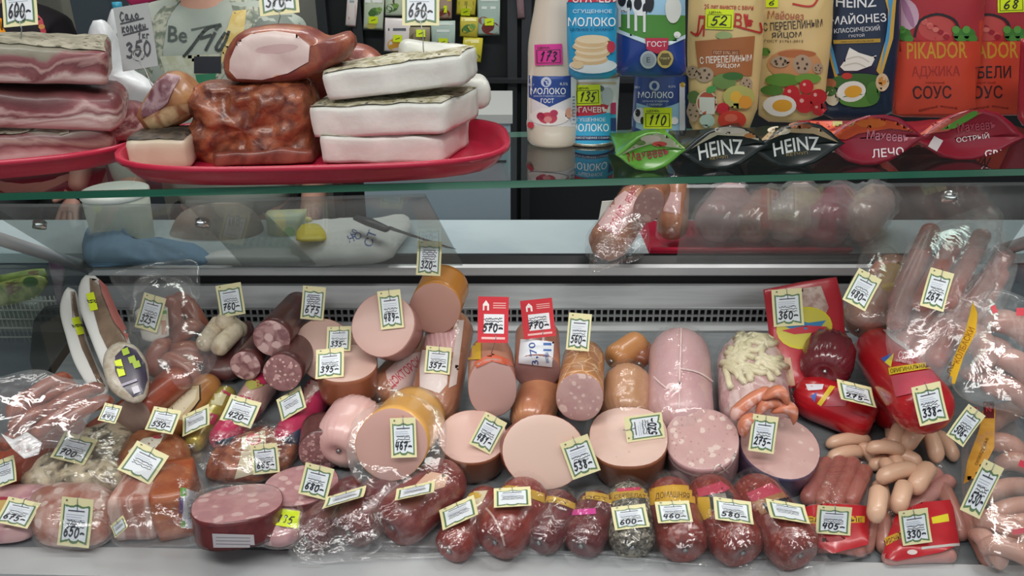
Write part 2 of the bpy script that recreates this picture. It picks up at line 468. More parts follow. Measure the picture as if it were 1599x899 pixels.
def rot2(x, y, cx, cy, deg):
    a = math.radians(-deg); dx, dy = x - cx, y - cy
    return (cx + dx * math.cos(a) - dy * math.sin(a), cy + dx * math.sin(a) + dy * math.cos(a))
def sticker(T_, cx, cy, w, h, txt, color='d8ee1c', rot=0, label=None, lines=True):
    """small price sticker stuck on a package"""
    p = Print(T_); p.ly = 6
    p.rect(cx - w / 2, cy - h / 2, cx + w / 2, cy + h / 2, color, rot)
    if lines:
        b = (-.42, .42, -.22, .40)
        for a, c in (((b[0], b[2]), (b[1], b[2])), ((b[0], b[3]), (b[1], b[3])), ((b[0], b[2]), (b[0], b[3])), ((b[1], b[2]), (b[1], b[3]))):
            P = [rot2(cx + q[0] * w, cy + q[1] * h, cx, cy, rot) for q in (a, c)]; p.line(P, .9, '3c3c20')
        q = rot2(cx - .15 * w, cy - .33 * h, cx, cy, rot); p.text('ЦЕНА:', q[0], q[1], w * .45, h * .13, '3c3c20', rot)
    q = rot2(cx, cy + .08 * h, cx, cy, rot)
    p.hand(txt, q[0], q[1], w * .62, h * .44, max(1.4, w * .045), rot=rot)
    p.done('price_sticker', label)

# ---------------- price tags ----------------
CARD = M('tag_card', 'e6dfae', .55); WIRE = M('pin_wire', '9a9c98', .35, metal=.8)
def price_tag(px, py, w, h, rot, price, label, kind='std', foot=None, tilt=0, ring=False, nm=3, d=None, grp=None, stemto=None, yaw=0, front=.004):
    """card w x h photo pixels; faces the customer, leaning back by tilt degrees; rests on what is behind it or stands on a pin at foot"""
    tl = math.radians(tilt); ya = math.radians(yaw)
    r = rv(px, py).normalized(); ra = math.radians(rot)
    ex = RT * math.cos(ra) + UP * math.sin(ra); ey = -RT * math.sin(ra) + UP * math.cos(ra)
    nn = -FW
    eyt = (ey * math.cos(tl) - nn * math.sin(tl)).normalized(); ext = (ex * math.cos(ya) + nn * math.sin(ya)).normalized()
    n = ext.cross(eyt).normalized()
    H = h / math.cos(tl); Wd = w / math.cos(ya)
    if d is None:
        if foot:
            hh = cast(*foot); d = dep(hh[0]) - .004 if hh else 1.1
        else:
            best = 9
            for i in (-.45, 0, .45):
                for j in (-.45, 0, .45):
                    q = (px + i * w * math.cos(ra) - j * h * math.sin(ra), py - i * w * math.sin(ra) - j * h * math.cos(ra))
                    hh = cast(*q)
                    if hh:
                        dd = dep(hh[0])
                        off = (j * H * math.sin(tl) - i * Wd * math.sin(ya)) * dd / F
                        best = min(best, dd - off)
            d = (best if best < 9 else 1.1) - front
    C = pt(px, py, d); s = d / F
    def S(x, y, o=0): return C + ext * (x * s * Wd) + eyt * (y * s * H) + n * (o + curl * (y * y * 4 - .4 + x * .3))
    curl = .0012
    t = T('price_tag', label, 'price tag', grp or 'price tags')
    t.base = S(0, -.5)
    border = {'std': 'e6dfae', 'red': 'c8202e', 'plain': '9b9e9e', 'yel': 'dcec22'}[kind]
    cm = M('tag_' + kind, border, .55)
    # card: curved thin sheet
    G = [];K = 6
    for q in range(K + 1): G.append([S(x, -.5 + q / K) for x in (-.5, 0, .5)])
    V = [p for g in G for p in g]; V += [p - n * .0006 for p in V]; m3 = 3 * (K + 1); Fc = []
    for q in range(K):
        for x in range(2):
            a = q * 3 + x; Fc.append((a, a + 1, a + 4, a + 3)); Fc.append((a + m3, a + m3 + 3, a + m3 + 4, a + m3 + 1))
    for q in range(K):
        for e in (0, 2):
            a = q * 3 + e; Fc.append((a, a + 3, a + 3 + m3, a + m3) if e == 0 else (a, a + m3, a + 3 + m3, a + 3))
    for e in (0, K * 3):
        for x in (0, 1): a = e + x; Fc.append((a, a + m3, a + m3 + 1, a + 1) if e == 0 else (a, a + 1, a + m3 + 1, a + m3))
    t.part('card', V, Fc, cm, smooth=False)
    it = []
    rn = random.Random(hash((int(px), int(py))) & 0xffff)
    def wavy(x0, x1, y0, y1, amp):
        P = []
        for i in range(17): u = i / 16; P.append((x0 + (x1 - x0) * u, y0 - amp * (.5 + .5 * math.cos(u * 4 * math.pi)) + (amp * .9 if i in (5, 11) else 0)))
        for i in range(17): u = 1 - i / 16; P.append((x0 + (x1 - x0) * u, y1 + amp * (.5 + .5 * math.cos(u * 4 * math.pi)) * (1 if i % 5 else .3)))
        return P
    if kind == 'std':
        it.append(([wavy(-.42, .42, -.41, .33, .035)], flat('5f7f58'), 0))
        it.append(([wavy(-.37, .37, -.36, .29, .03)], flat('e3e9ee'), 1))
        it.append((ribbon([(-.25, .23), (.25, .235)], .028), flat('4c5060'), 2))
        for y in (.15, .10, .05): it.append((ribbon([(-.3, y), (.1 + rn.random() * .2, y)], .014), flat('a9b2c4'), 2))
        it.append(([[(-.36, .42), (-.30, .42), (-.30, .455), (-.36, .455)]], flat('6a6a50'), 2))
        py0 = -.27
    elif kind == 'red':
        it.append(([[(-.3, -.3), (.36, -.3), (.36, .12), (-.3, .12)]], flat('e6e6ea'), 1))
        it.append(([[(-.34, .2), (-.14, .2), (-.14, .33), (-.24, .42), (-.34, .33)]], flat('f0e8e4'), 1))
        it.append(([[(-.29, .2), (-.2, .2), (-.2, .3), (-.29, .3)]], flat('c8202e'), 2))
        for y in (.36, .31, .26): it.append((ribbon([(.0, y), (.4, y)], .022), flat('e9a8a4'), 1))
        it.append((ribbon([(-.35, -.4), (.38, -.4)], .05), flat('eab8b4'), 1)); py0 = -.22
    elif kind == 'plain': py0 = -.22
    else: py0 = -.2
    if kind != 'plain' and kind != 'yel':
        for k in range(nm):   # scribbled product name
            y = (.02 if nm < 4 else .17) - k * .065; P = []; x = -.3 + rn.random() * .05
            while x < .26 + rn.random() * .08: P.append((x, y + rn.uniform(-.02, .024))); x += .028
            it.append((ribbon(P, .017 if nm <= 3 else .022), INK if nm > 1 else flat('6a7288'), 2))
    if kind == 'plain':
        it.append((hand('Сало', -.36, .28, .56, .13, .028, .1), INK, 2)); it.append((ribbon([(-.36, .24), (.3, .27)], .022), INK, 2))
        it.append((hand('копчен', -.36, .10, .7, .13, .028, .1), INK, 2)); it.append((ribbon([(-.34, .06), (.38, .10)], .022), INK, 2))
        it.append((hand('1кг', .06, -.04, .34, .10, .024, .1), INK, 2))
        it.append((hand('350', -.34, -.30, .74, .22, .042, .12), INK, 2))
    else:
        ph = .20 if kind == 'std' else .16
        if nm == 0: ph = .30
        if price: it.append((hand(price, -.33, py0 - .03, .66, ph, .042, .12), INK, 3))
    decal_mesh(it, lambda x, y, o: S(x, y, o), .17, 'handwriting' if kind == 'plain' else 'printed_face', t)
    if ring:
        a0 = S(0, -.28, .0015); R = w * s * .16
        P = [a0 + ext * (R * math.cos(q)) + eyt * (R * math.sin(q)) for q in [2 * math.pi * i / 14 - 1.2 for i in range(14)]]
        e = pt(stemto[0], stemto[1], d + .004)
        P += [P[-1].lerp(e, .3) + ext * .002, P[-1].lerp(e, .7), e]
        t.part('pin', *path_tube(P, .0007, 6, FW), WIRE, solid=False)
    elif foot:
        a = S(.1, -.42, .001); b = pt(foot[0], foot[1], d + .012)
        t.part('pin', *path_tube([S(.1, -.3, .001), a, b], .0006, 5, FW), WIRE, solid=False)
    else:
        a = S(.0, .48, .0012); b = S(.03, .22, .0012)
        t.part('pin', *path_tube([a + eyt * .004 - n * .004, a, b], .0005, 5, FW), WIRE, solid=False)
    return t

# ---------------- the place ----------------
def struct(name, vf, mat, kind='structure'):
    base = Vector((sum(v.x for v in vf[0]) / len(vf[0]), sum(v.y for v in vf[0]) / len(vf[0]), min(v.z for v in vf[0])))
    o, t = mesh_obj(name, vf[0], vf[1], mat, base, None, False, None, False); o['kind'] = kind; return o
struct('floor', box((0, 1, -.02), 7, 7, .04), M('floor_tile', '8d8a84', .4, '7c7974', 3))
struct('wall_back', box((0, 3.3, 1.4), 7, .1, 2.9), M('wall_paint', '9a9c92', .7, '8c8e86', 2))
struct('wall_left', box((-3.45, 1, 1.4), .1, 7, 2.9), M('wall_paint', 'a5a79f', .7))
struct('wall_right', box((3.45, 1, 1.4), .1, 7, 2.9), M('wall_paint', 'a5a79f', .7))
struct('ceiling', box((0, 1, 2.93), 7, 7, .06), M('ceiling_panel', 'd8dad6', .8))

METAL = M('brushed_grey_metal', 'a4a8aa', .38, '9a9ea0', 6, metal=.25, stretch=(1, 14, 14))
LIGHTM = M('pale_enamelled_metal', 'c3c7c8', .35, 'b8bcbe', 5, metal=.1)
DARK = M('black_plastic', '14171b', .4)
DKM = M('dark_slot', '0c0e11', .7)
case = T('display_case', 'long refrigerated meat display case with pale grey metal deck and louvred back', 'display case', None, Vector((0, 1.1, 0)))
XL, XR = -.80, .82
def strip(pts, x0=XL, x1=XR):
    """extruded profile (y,z) along x as a closed sheet 3 mm thick"""
    V = []; n = len(pts)
    for x in (x0, x1):
        for y, z in pts: V.append(Vector((x, y, z)))
    for x in (x0, x1):
        for y, z in pts: V.append(Vector((x, y + .003, z - .003)))
    Fc = []
    for i in range(n - 1):
        Fc.append((i, i + 1, n + i + 1, n + i)); Fc.append((2 * n + i, 3 * n + i, 3 * n + i + 1, 2 * n + i + 1))
    Fc += [(0, n, 3 * n, 2 * n), (n - 1, 3 * n - 1, 4 * n - 1, 2 * n - 1)]
    return V, Fc
L0, L1 = on(-60, 849, ('z', .673)), on(1660, 884, ('z', .673))
e = (L1 - L0).normalized(); q = Vector((e.y, -e.x, 0))
case.part('front_ledge', *prism([L0 - e * .2, L0 - e * .2 + q * .054, L1 + e * .2 + q * .054, L1 + e * .2], Vector((0, 0, 1)), .02), LIGHTM, smooth=False)
case.part('front_panel', *prism([L0 - e * .2 + q * .052 - Vector((0, 0, .021)), L0 - e * .2 + q * .052 - Vector((0, 0, .65)), L1 + e * .2 + q * .052 - Vector((0, 0, .65)), L1 + e * .2 + q * .052 - Vector((0, 0, .021))], q, .02), M('blue_grey_panel', '7c8894', .4), smooth=False)
case.part('deck_panel', *prism([Vector((XL, .80, deck(.80) + .0)), Vector((XR, .80, deck(.80) + .0)), Vector((XR, 1.335, deck(1.335))), Vector((XL, 1.335, deck(1.335)))], Vector((0, 0, 1)), .015), M('deck_grey_metal', '7f8588', .42, '767c80', 6, metal=.2, stretch=(1, 14, 14)), smooth=False)
case.part('back_ledge', *strip([(1.334, .752), (1.332, .770), (1.362, .773)]), LIGHTM, smooth=False)
case.part('grille_backing', *strip([(1.372, .768), (1.372, .801)]), DKM, smooth=False)
V, Fc = [], []
nb = 132
for i in range(nb + 1): V, Fc = merge((V, Fc), box((XL + (XR - XL) * i / nb, 1.364, .786), .0035, .004, .029))
for z in (.7715, .786, .8005): V, Fc = merge((V, Fc), box(((XL + XR) / 2, 1.3635, z), XR - XL, .005, .0035))
case.part('grille_bars', V, Fc, METAL, smooth=False, stuff=True)
case.part('back_riser', *strip([(1.364, .802), (1.368, .808), (1.385, .838), (1.393, .839)]), METAL, smooth=False)
case.part('dark_slot', *strip([(1.400, .830), (1.400, .862)]), DKM, smooth=False)
case.part('back_rail', *strip([(1.392, .857), (1.394, .871), (1.402, .875)]), LIGHTM, smooth=False)
case.part('black_seal', *strip([(1.402, .872), (1.418, .886), (1.43, .886)]), DARK, smooth=False)
for sx, nm in ((XL, 'left'), (XR, 'right')):
    case.part('side_rail', *path_tube([Vector((sx, .93, 1.165)), Vector((sx, 1.40, .868))], .011, 8), LIGHTM, solid=False)
    case.part('side_glass', *prism([Vector((sx, y, z)) for y, z in ((.83, .68), (1.40, .80), (1.40, .865), (.93, 1.155))], Vector((1, 0, 0)), .004), film('side_glass', .015, .2, 'eef2f0', bst=0, rough=.02), smooth=False, solid=False)
case.part('case_underbody', *box((0, 1.12, .3), 1.6, .5, .6), M('blue_grey_panel'), smooth=False)

# slanted inner glass panes
def slope_pt(px, py, off=0):
    r = rv(px, py); k = .636; t = (1.150 + off + k * .95 - CAM.z) / (r.z + k * r.y); return CAM + r * t
SN = Vector((0, -.5367, -.8438)) * -1
def pane(corners, off, label, bolts=()):
    g = case.part('glass_pane', *prism([slope_pt(x, y, off) for x, y in corners], SN, .004), PANE, smooth=False, solid=False, label=label)
    for b in bolts:
        c = slope_pt(*b, off)
        case.part('fixing_bolt', *path_tube([c - SN * .006, c + SN * .004, c + SN * .006], [.009, .009, .006], 14, Vector((1, 0, 0))), M('chrome', 'c8ccce', .15, metal=1), solid=False, parent=g)
pane([(-30, 318), (400, 318), (493, 411), (135, 419)], .0, 'left slanted smoked glass pane with a chrome bolt, under the red trays', [(62, 350)])
pane([(290, 312), (664, 302), (722, 411), (380, 412)], -.012, 'middle slanted smoked glass pane over the white sack and knife', [(316, 347)])
pane([(1072, 288), (1640, 284), (1560, 402), (1056, 407)], .0, 'right slanted smoked glass pane beside the bagged sausages on the red tray', [(1482, 306)])
# top glass shelf
S0, S1 = on(-60, 303, ('z', 1.17)), on(1660, 262, ('z', 1.17))
e = (S1 - S0).normalized(); q = Vector((-e.y, e.x, 0))
sh = T('glass_shelf', 'long clear glass top shelf with a green front edge under the trays and sauces', 'glass shelf', None, (S0 + S1) / 2)
A, B = S0 - e * .1, S1 + e * .1
z = Vector((0, 0, 1))
V = [A, B, B + q * .262, A + q * .262]
sh.part('glass_sheet', V, [(0, 1, 2, 3)], GLASS, smooth=False, solid=True)
sh.part('glass_edge', *prism([A, B, B - z * .0088, A - z * .0088], -q, .002), M('green_glass_edge', '0a6048', .35, '0a543e', 4), smooth=False)
sh.part('back_edge', *prism([A + q * .262, B + q * .262, B + q * .262 - z * .0075, A + q * .262 - z * .0075], q, .002), M('pale_glass_edge', '7fb0a2', .2), smooth=False)

# work counter behind the case
wc = T('work_counter', 'pale blue-grey work counter behind the display case', 'counter')
wc.part('worktop', *box((0, 1.533, .874), 3.4, .196, .02), M('pale_worktop', 'b4c4c8', .35, 'a9bac0', 5), smooth=False)
wc.part('counter_base', *box((0, 1.535, .43), 3.3, .17, .85), M('blue_grey_panel'), smooth=False)
cb = T('grey_cabinet', 'blue-grey metal cabinet standing behind the counter, right of the seller', 'cabinet')
cx0, cx1 = on(560, 200, ('y', 1.82)).x, on(797, 200, ('y', 1.82)).x
cb.part('cabinet_body', *box(((cx0 + cx1) / 2, 1.97, .53), cx1 - cx0, .28, 1.04), M('cabinet_paint', '8fa2ad', .45), smooth=False)
cb.part('cabinet_top', *box(((cx0 + cx1) / 2, 1.97, 1.06), cx1 - cx0 + .01, .30, .02), M('cabinet_top_paint', 'a9adab', .45), smooth=False)
cb.part('door_line', *box(((cx0 + cx1) / 2, 1.828, .96), cx1 - cx0 - .02, .004, .004), DARK, smooth=False)

# background: dark rack with hanging sachets
RY = 2.62
rk = T('hanging_rack', 'tall black display rack hung with seasoning sachets behind the counter', 'rack')
x0, x1 = on(508, 50, ('y', RY)).x, 2.3
rk.part('rack_panel', *box(((x0 + x1) / 2, RY + .03, 1.1), x1 - x0, .04, 2.2), M('rack_black', '171c20', .6), smooth=False)
for px in (506, 560, 800, 822, 1150, 1420):
    rk.part('rack_post', *box((on(px, 50, ('y', RY - .02)).x, RY - .02, 1.1), .03, .03, 2.2), M('rack_post_grey', '3c4044', .4, metal=.5), smooth=False)
for z in (1.02, 1.32): rk.part('rack_shelf', *box(((x0 + x1) / 2, RY - .03, z), x1 - x0, .06, .012), M('rack_black'), smooth=False)
RKB = list(rk.bv)
def sachet(x0, y0, x1, y1, base, blobs, label, rot=0, tag=None, tc='d8ee1c', name='seasoning_sachet'):
    t = T(name, label, 'sachet', 'sachets on the black rack')
    pl = ('y', RY - .045)
    cx, cy = (x0 + x1) / 2, (y0 + y1) / 2
    P = [rot2(x, y, cx, cy, rot) for x, y in ((x0, y0), (x1, y0), (x1, y1), (x0, y1))]
    V, Fc = blob(P, pl, .008, .002, 3, dense=0)
    t.part('packet', V, Fc, M('packet_' + base, base, .3))
    p = Print(t, 14)
    for b in blobs: getattr(p, b[0])(*b[1:])
    if tag: 
        p.ly = 8; p.rect(tag[0] - 7, tag[1] - 5.5, tag[0] + 7, tag[1] + 5.5, tc, rot); p.line([(tag[0] - 3, tag[1] + 1), (tag[0] + 3, tag[1] - 1)], 1.2, '50601c')
    p.done()
def green(x, y): return [('ell', x, y, 9, 6, '4f7a3a'), ('ell', x - 5, y + 3, 6, 5, '3c6428'), ('ell', x + 6, y - 3, 5, 4, '79a04c')]
sachet(541, -20, 558, 42, 'd9d2cf', [('rect', 544, 8, 555, 40, 'c4827c'), ('rect', 546, -12, 553, 4, '8898a0')], 'narrow white and pink sachet at the left of the rack', -4)
sachet(568, -30, 600, 47, 'bcc9b2', green(586, 18) + [('rect', 570, -2, 597, 4, 'e9ecea'), ('ell', 580, 40, 8, 5, 'cfc56a')], 'pale green sachet with herbs, beside the narrow pink one', -2, (583, 31))
sachet(601, -28, 630, 25, 'c3d0b9', green(612, 12) + [('ell', 622, 2, 9, 8, '47432f')], 'green herb sachet partly above the white 650 price tag')
sachet(600, 28, 640, 82, 'dcd6d4', [('rect', 606, 44, 634, 48, '596068'), ('ell', 618, 70, 13, 10, 'd9a23c'), ('ell', 630, 72, 7, 8, '8d9a3c')], 'white sachet with yellow spice picture and yellow tag left of the 650 tag', -3, (621, 60))
sachet(638, 42, 672, 74, '8a8068', [('ell', 652, 60, 12, 9, '6d5c40'), ('ell', 664, 66, 6, 5, '94a05a')], 'brown spice sachet just under the 650 tag', 0, (657, 52))
sachet(673, 32, 711, 78, 'a9bfb4', [('rect', 682, 46, 702, 50, 'd8e4de'), ('ell', 690, 70, 15, 6, '9c5a50'), ('rect', 676, 36, 708, 39, 'd3dfd8')], 'pale green sachet with red meat picture right of the 650 tag', 0, (692, 65))
sachet(684, -28, 706, 30, 'a58f7c', [('ell', 694, 22, 9, 7, '7d3b30'), ('rect', 686, -4, 704, 2, 'd8c43a')], 'reddish brown sachet touching the right edge of the 650 tag', 0, (691, 14))
sachet(713, -30, 744, 24, 'c5b83c', [('rect', 716, 2, 740, 8, '8f8b2c'), ('ell', 728, 14, 9, 5, 'd8d060')], 'topmost yellow sachet of the yellow strip', -3, (727, 18))
sachet(718, 26, 747, 58, 'c2b540', green(732, 44) + [('rect', 721, 28, 744, 33, 'e3dc92')], 'middle yellow sachet of the strip with green herb picture', -3)
sachet(722, 58, 753, 97, 'c9be3a', [('rect', 726, 62, 748, 67, 'e6df9c'), ('ell', 739, 89, 11, 5, '5f7a30')], 'lowest yellow sachet of the strip', -4, (737, 79))
sachet(745, -24, 781, 56, 'a7bdb3', [('rect', 752, 10, 774, 14, 'dfe8e2'), ('ell', 766, 44, 14, 10, '7c3632'), ('ell', 755, 32, 8, 6, '8a5a46'), ('rect', 750, -2, 778, 2, 'cfdad4')], 'pale green sachet with dark red picture, rightmost of the rack', 0, (764, 34))
sachet(806, -28, 818, 30, '80686c', [('rect', 808, 4, 816, 20, 'a0929a')], 'thin brown sachet with a pink tag beside the milk bottle', 4, (811, 25), 'e23aa0')
# columns and wall panel at left
cl = T('dark_column', 'dark slate square column behind the seller', 'column')
V = [on(x, 90, ('y', 2.3)).x for x in (128, 186)]
cl.part('shaft', *box(((V[0] + V[1]) / 2, 2.36, 1.3), V[1] - V[0], .12, 2.6), M('slate', '3d4850', .5), smooth=False)
cl.part('foot_plate', *box(((V[0] + V[1]) / 2, 2.36, .02), V[1] - V[0] + .06, .18, .04), M('slate'), smooth=False)
gp = T('grey_partition', 'tall olive-grey partition panel at the left behind the cured pork', 'partition')
V = [on(x, 50, ('y', 2.8)).x for x in (66, 142)]
gp.part('panel', *box(((V[0] + V[1]) / 2, 2.82, 1.25), V[1] - V[0], .04, 2.5), M('olive_grey', '8a8c80', .6), smooth=False)
gp.part('edge_strip', *box((V[0] + .04, 2.794, 1.25), .09, .012, 2.5), M('olive_grey_dark', '74786e', .6), smooth=False)

# ---------------- people ----------------
def skin_mesh(name, joints, edges, mat, parent_t, sub=2, root=0):
    me = bpy.data.meshes.new(name); me.from_pydata([tuple(j[0]) for j in joints], edges, [])
    o = bpy.data.objects.new(name, me); COL.objects.link(o)
    m = o.modifiers.new('s', 'SKIN'); m.use_smooth_shade = True
    for v, j in zip(me.skin_vertices[0].data, joints): v.radius = j[1] if isinstance(j[1], tuple) else (j[1], j[1])
    me.skin_vertices[0].data[root].use_root = True
    s = o.modifiers.new('u', 'SUBSURF'); s.levels = sub; s.render_levels = sub
    dg = bpy.context.evaluated_depsgraph_get(); ev = o.evaluated_get(dg)
    m2 = bpy.data.meshes.new_from_object(ev)
    V = [v.co.copy() for v in m2.vertices]; Fc = [tuple(p.vertices) for p in m2.polygons]
    bpy.data.objects.remove(o); bpy.data.meshes.remove(m2)
    return parent_t.part(name, V, Fc, mat)
def person(x, y, chin, face, label, skin='c99a86', top=None, hairc='4a3428', bend=.04, build=1.0, arms=True):
    """standing person facing the customer, chin height given"""
    t = T('person', label, 'person', None, Vector((x, y, 0)))
    k = chin / 1.36 
    def J(a, b, c): return Vector((x + a * k * build, y + b * k, c * k))
    SK = M('skin_' + skin, skin, .5, spec=.4)
    j = [(J(0, 0, .84), (.12, .09)), (J(0, 0, 1.0), (.11, .08)), (J(0, -.02, 1.14), (.12, .08)), (J(0, -.02, 1.24), (.06, .055)), (J(0, -.03, 1.335), .045), (J(0, -.04, 1.40), .048),
         (J(.15, -.02, 1.235), .055), (J(.225, -.03, 1.03), .042), (J(.21, -.10, .84), .034), (J(.20, -.15, .77), .027),
         (J(-.15, -.02, 1.235), .055), (J(-.225, -.03, 1.03), .042), (J(-.21, -.10, .84), .034), (J(-.20, -.15, .77), .027),
         (J(.085, 0, .76), .085), (J(.09, -.01, .42), .055), (J(.09, .02, .08), .036), (J(.095, -.10, .035), .032),
         (J(-.085, 0, .76), .085), (J(-.09, -.01, .42), .055), (J(-.09, .02, .08), .036), (J(-.095, -.10, .035), .032)]
    ed = [(0, 1), (1, 2), (2, 3), (3, 4), (4, 5), (3, 6), (6, 7), (7, 8), (8, 9), (3, 10), (10, 11), (11, 12), (12, 13), (0, 14), (14, 15), (15, 16), (16, 17), (0, 18), (18, 19), (19, 20), (20, 21)]
    skin_mesh('body', j, ed, SK, t)
    # head: ellipsoid shaped with jaw, eyes, nose, mouth, ears
    hc = J(0, -.055, 1.455); hw = .074 * k; hh = .112 * k
    V = []; Fc = []; nr, ns = 20, 24
    for i in range(nr + 1):
        a = math.pi * i / nr
        for q in range(ns):
            b = 2 * math.pi * q / ns
            vx, vy, vz = math.sin(a) * math.sin(b), -math.sin(a) * math.cos(b), math.cos(a)
            jaw = 1 - .28 * max(0, -vz) ** 1.5
            px_, py_, pz_ = vx * hw * jaw, vy * hw * 1.22 * (1 - .15 * max(0, -vz)), vz * hh
            if vy < 0:
                py_ -= .010 * math.exp(-((vx) ** 2 / .012 + (vz + .12) ** 2 / .03)) * (1 + 1.2 * (vz < 0))     # nose
                for s in (-1, 1): py_ += .007 * math.exp(-((vx - s * .42) ** 2 / .03 + (vz - .05) ** 2 / .015))   # eye sockets
                py_ -= .006 * math.exp(-(vx ** 2 / .03 + (vz + .9) ** 2 / .02))      # chin
                py_ -= .004 * math.exp(-(vx ** 2 / .05 + (vz + .52) ** 2 / .004))
            V.append(hc + Vector((px_, py_, pz_)))
    for i in range(nr):
        for q in range(ns): Fc.append((i * ns + q, (i + 1) * ns + q, (i + 1) * ns + (q + 1) % ns, i * ns + (q + 1) % ns))
    t.part('head', V, Fc, SK)
    for s in (-1, 1):
        t.part('eye', *path_tube([hc + Vector((s * .030, -.082 * 1, .006)), hc + Vector((s * .030, -.079, .006)), hc + Vector((s * .030, -.070, .006))], [.003, .010, .011], 10, Vector((0, 0, 1)), .6), M('eye_white', 'e8e6e2', .2))
        t.part('iris', *path_tube([hc + Vector((s * .030, -.0835, .006)), hc + Vector((s * .030, -.080, .006))], .0045, 8), M('iris', '3a2a20', .2))
        t.part('ear', *capsule(hc + Vector((s * hw, .008, .018)), hc + Vector((s * hw * .98, .0, -.018)), .012, .008, 8, 2), SK)
    t.part('lips', *capsule(hc + Vector((-.018, -.080, -.056)), hc + Vector((.018, -.080, -.056)), .0055, .0055, 8, 3), M('lips', 'a85c58', .4))
    HV = []; 
    for v in V: HV.append(hc + (v - hc) * 1.10 + Vector((0, .012, .01)))
    HF = [f for f in Fc if sum(HV[i].y for i in f) / 4 > hc.y - .035 or sum(HV[i].z for i in f) / 4 > hc.z + .062]
    t.part('hair', HV, HF, M('hair_' + hairc, hairc, .6))
    # hands
    for s in (-1, 1):
        w = J(s * .20, -.15, .77); h = J(s * .19, -.19, .72)
        jj = [(w, .024), (h, (.03, .016))]; ed = [(0, 1)]
        for f, ln in ((-1.5, .062), (-.5, .074), (.5, .07), (1.5, .056)):
            b0 = h + Vector((f * .016, -.012, 0)); i0 = len(jj)
            jj += [(b0, .009), (b0 + Vector((f * .003, -ln * .4, -ln * .5)), .008), (b0 + Vector((f * .003, -ln * .5, -ln)), .007)]
            ed += [(1, i0), (i0, i0 + 1), (i0 + 1, i0 + 2)]
        i0 = len(jj); jj += [(w + Vector((-s * .028, -.025, -.004)), .010), (w + Vector((-s * .045, -.055, -.012)), .008)]; ed += [(0, i0), (i0, i0 + 1)]
        skin_mesh('hand', jj, ed, SK, t, 1)
    # clothes
    c = [(J(0, 0, .74), (.19, .14)), (J(0, 0, .95), (.175, .13)), (J(0, -.02, 1.12), (.175, .12)), (J(0, -.015, 1.26), (.125, .095)), (J(0, -.03, 1.345), (.092, .084)),
         (J(.165, -.02, 1.23), .075), (J(.235, -.03, 1.03), .06), (J(.212, -.085, .855), .046),
         (J(-.165, -.02, 1.23), .075), (J(-.235, -.03, 1.03), .06), (J(-.212, -.085, .855), .046)]
    ce = [(0, 1), (1, 2), (2, 3), (3, 4), (3, 5), (5, 6), (6, 7), (3, 8), (8, 9), (9, 10)]
    sh = skin_mesh('shirt', c, ce, top, t)
    tr = [(J(0, 0, .86), (.155, .115)), (J(.088, 0, .75), .098), (J(.09, -.01, .42), .07), (J(.09, .02, .09), .055), (J(-.088, 0, .75), .098), (J(-.09, -.01, .42), .07), (J(-.09, .02, .09), .055)]
    skin_mesh('trousers', tr, [(0, 1), (1, 2), (2, 3), (0, 4), (4, 5), (5, 6)], M('dark_trousers', '26282c', .8), t)
    for s in (-1, 1):
        t.part('shoe', *capsule(J(s * .095, -.15, .04), J(s * .09, .03, .045), .042, .04, 12, 4), M('shoe', '1c1c1e', .5))
    return t, sh
SHIRT = M('sage_shirt', '9ba69d', .85, 'b9c0b4', 5, .35, .7, bump=(30, .3))
pc = on(300, 40, ('y', 2.02))
ps, sh = person(on(322, 40, ('y', 2.02)).x, 2.06, 1.335, None, 'person in a sage green lettered shirt and patterned open jacket behind the counter', top=SHIRT, build=1.12)
SB = ps.bv[-4 if False else 0:]
shirt_tree = [t for t in ps.bv]
p = Print(ps, 12, shirt_tree); p.ly = 3
CAMO = M('patterned_jacket', '6f7a6c', .85, 'b3b6a4', 28, .42, .58)
CAM2 = M('jacket_grey_green', '7d867e', .85, '6c756e', 10)
p.poly([(214, 60), (246, 20), (282, -20), (296, -20), (262, 30), (254, 80), (262, 125), (296, 150), (214, 150), (205, 100)], CAMO)
p.poly([(352, -20), (400, -20), (404, 30), (388, 60), (372, 60), (362, 100), (340, 130), (346, 60), (366, 20)], CAMO)
p.poly([(388, -20), (432, -20), (500, 40), (520, 75), (380, 72), (398, 30)], CAM2)
p.done('jacket_front', 'patterned grey and cream open jacket')
p.ly = 5
p.poly([(364, 18), (385, 16), (381, 52), (360, 74), (344, 104), (350, 60)], M('yellow_strap', 'd9c78a', .8, 'cdb266', 20))
p.poly([(250, 88), (304, 86), (344, 84), (342, 118), (322, 128), (262, 124)], M('cream_apron', 'c6cbb8', .85, 'b6b99c', 25))
p.done('apron', 'cream and yellow apron')
p.ly = 9
p.text('Be', 278, 54, 30, 25, '4b5753', -3)
for q in ([(300, 74), (318, 50), (330, 42), (345, 41)], [(314, 60), (330, 55)], [(336, 52), (322, 78)], [(338, 46), (340, 44)], [(352, 52), (338, 74), (344, 78), (352, 66), (358, 50)], [(300, 74), (288, 88)]):
    p.line(smooth_line(q), 4.5, '343d3b')
p.line([(300, 47), (345, 38)], 2, '4b5753')
p.rect(304, 88, 346, 114, '22242c')
p.poly([(306, 116), (338, 114), (334, 140), (320, 148), (312, 146)], '2f7d58')
p.done('shirt_print', 'dark lettering, black square and green patch')

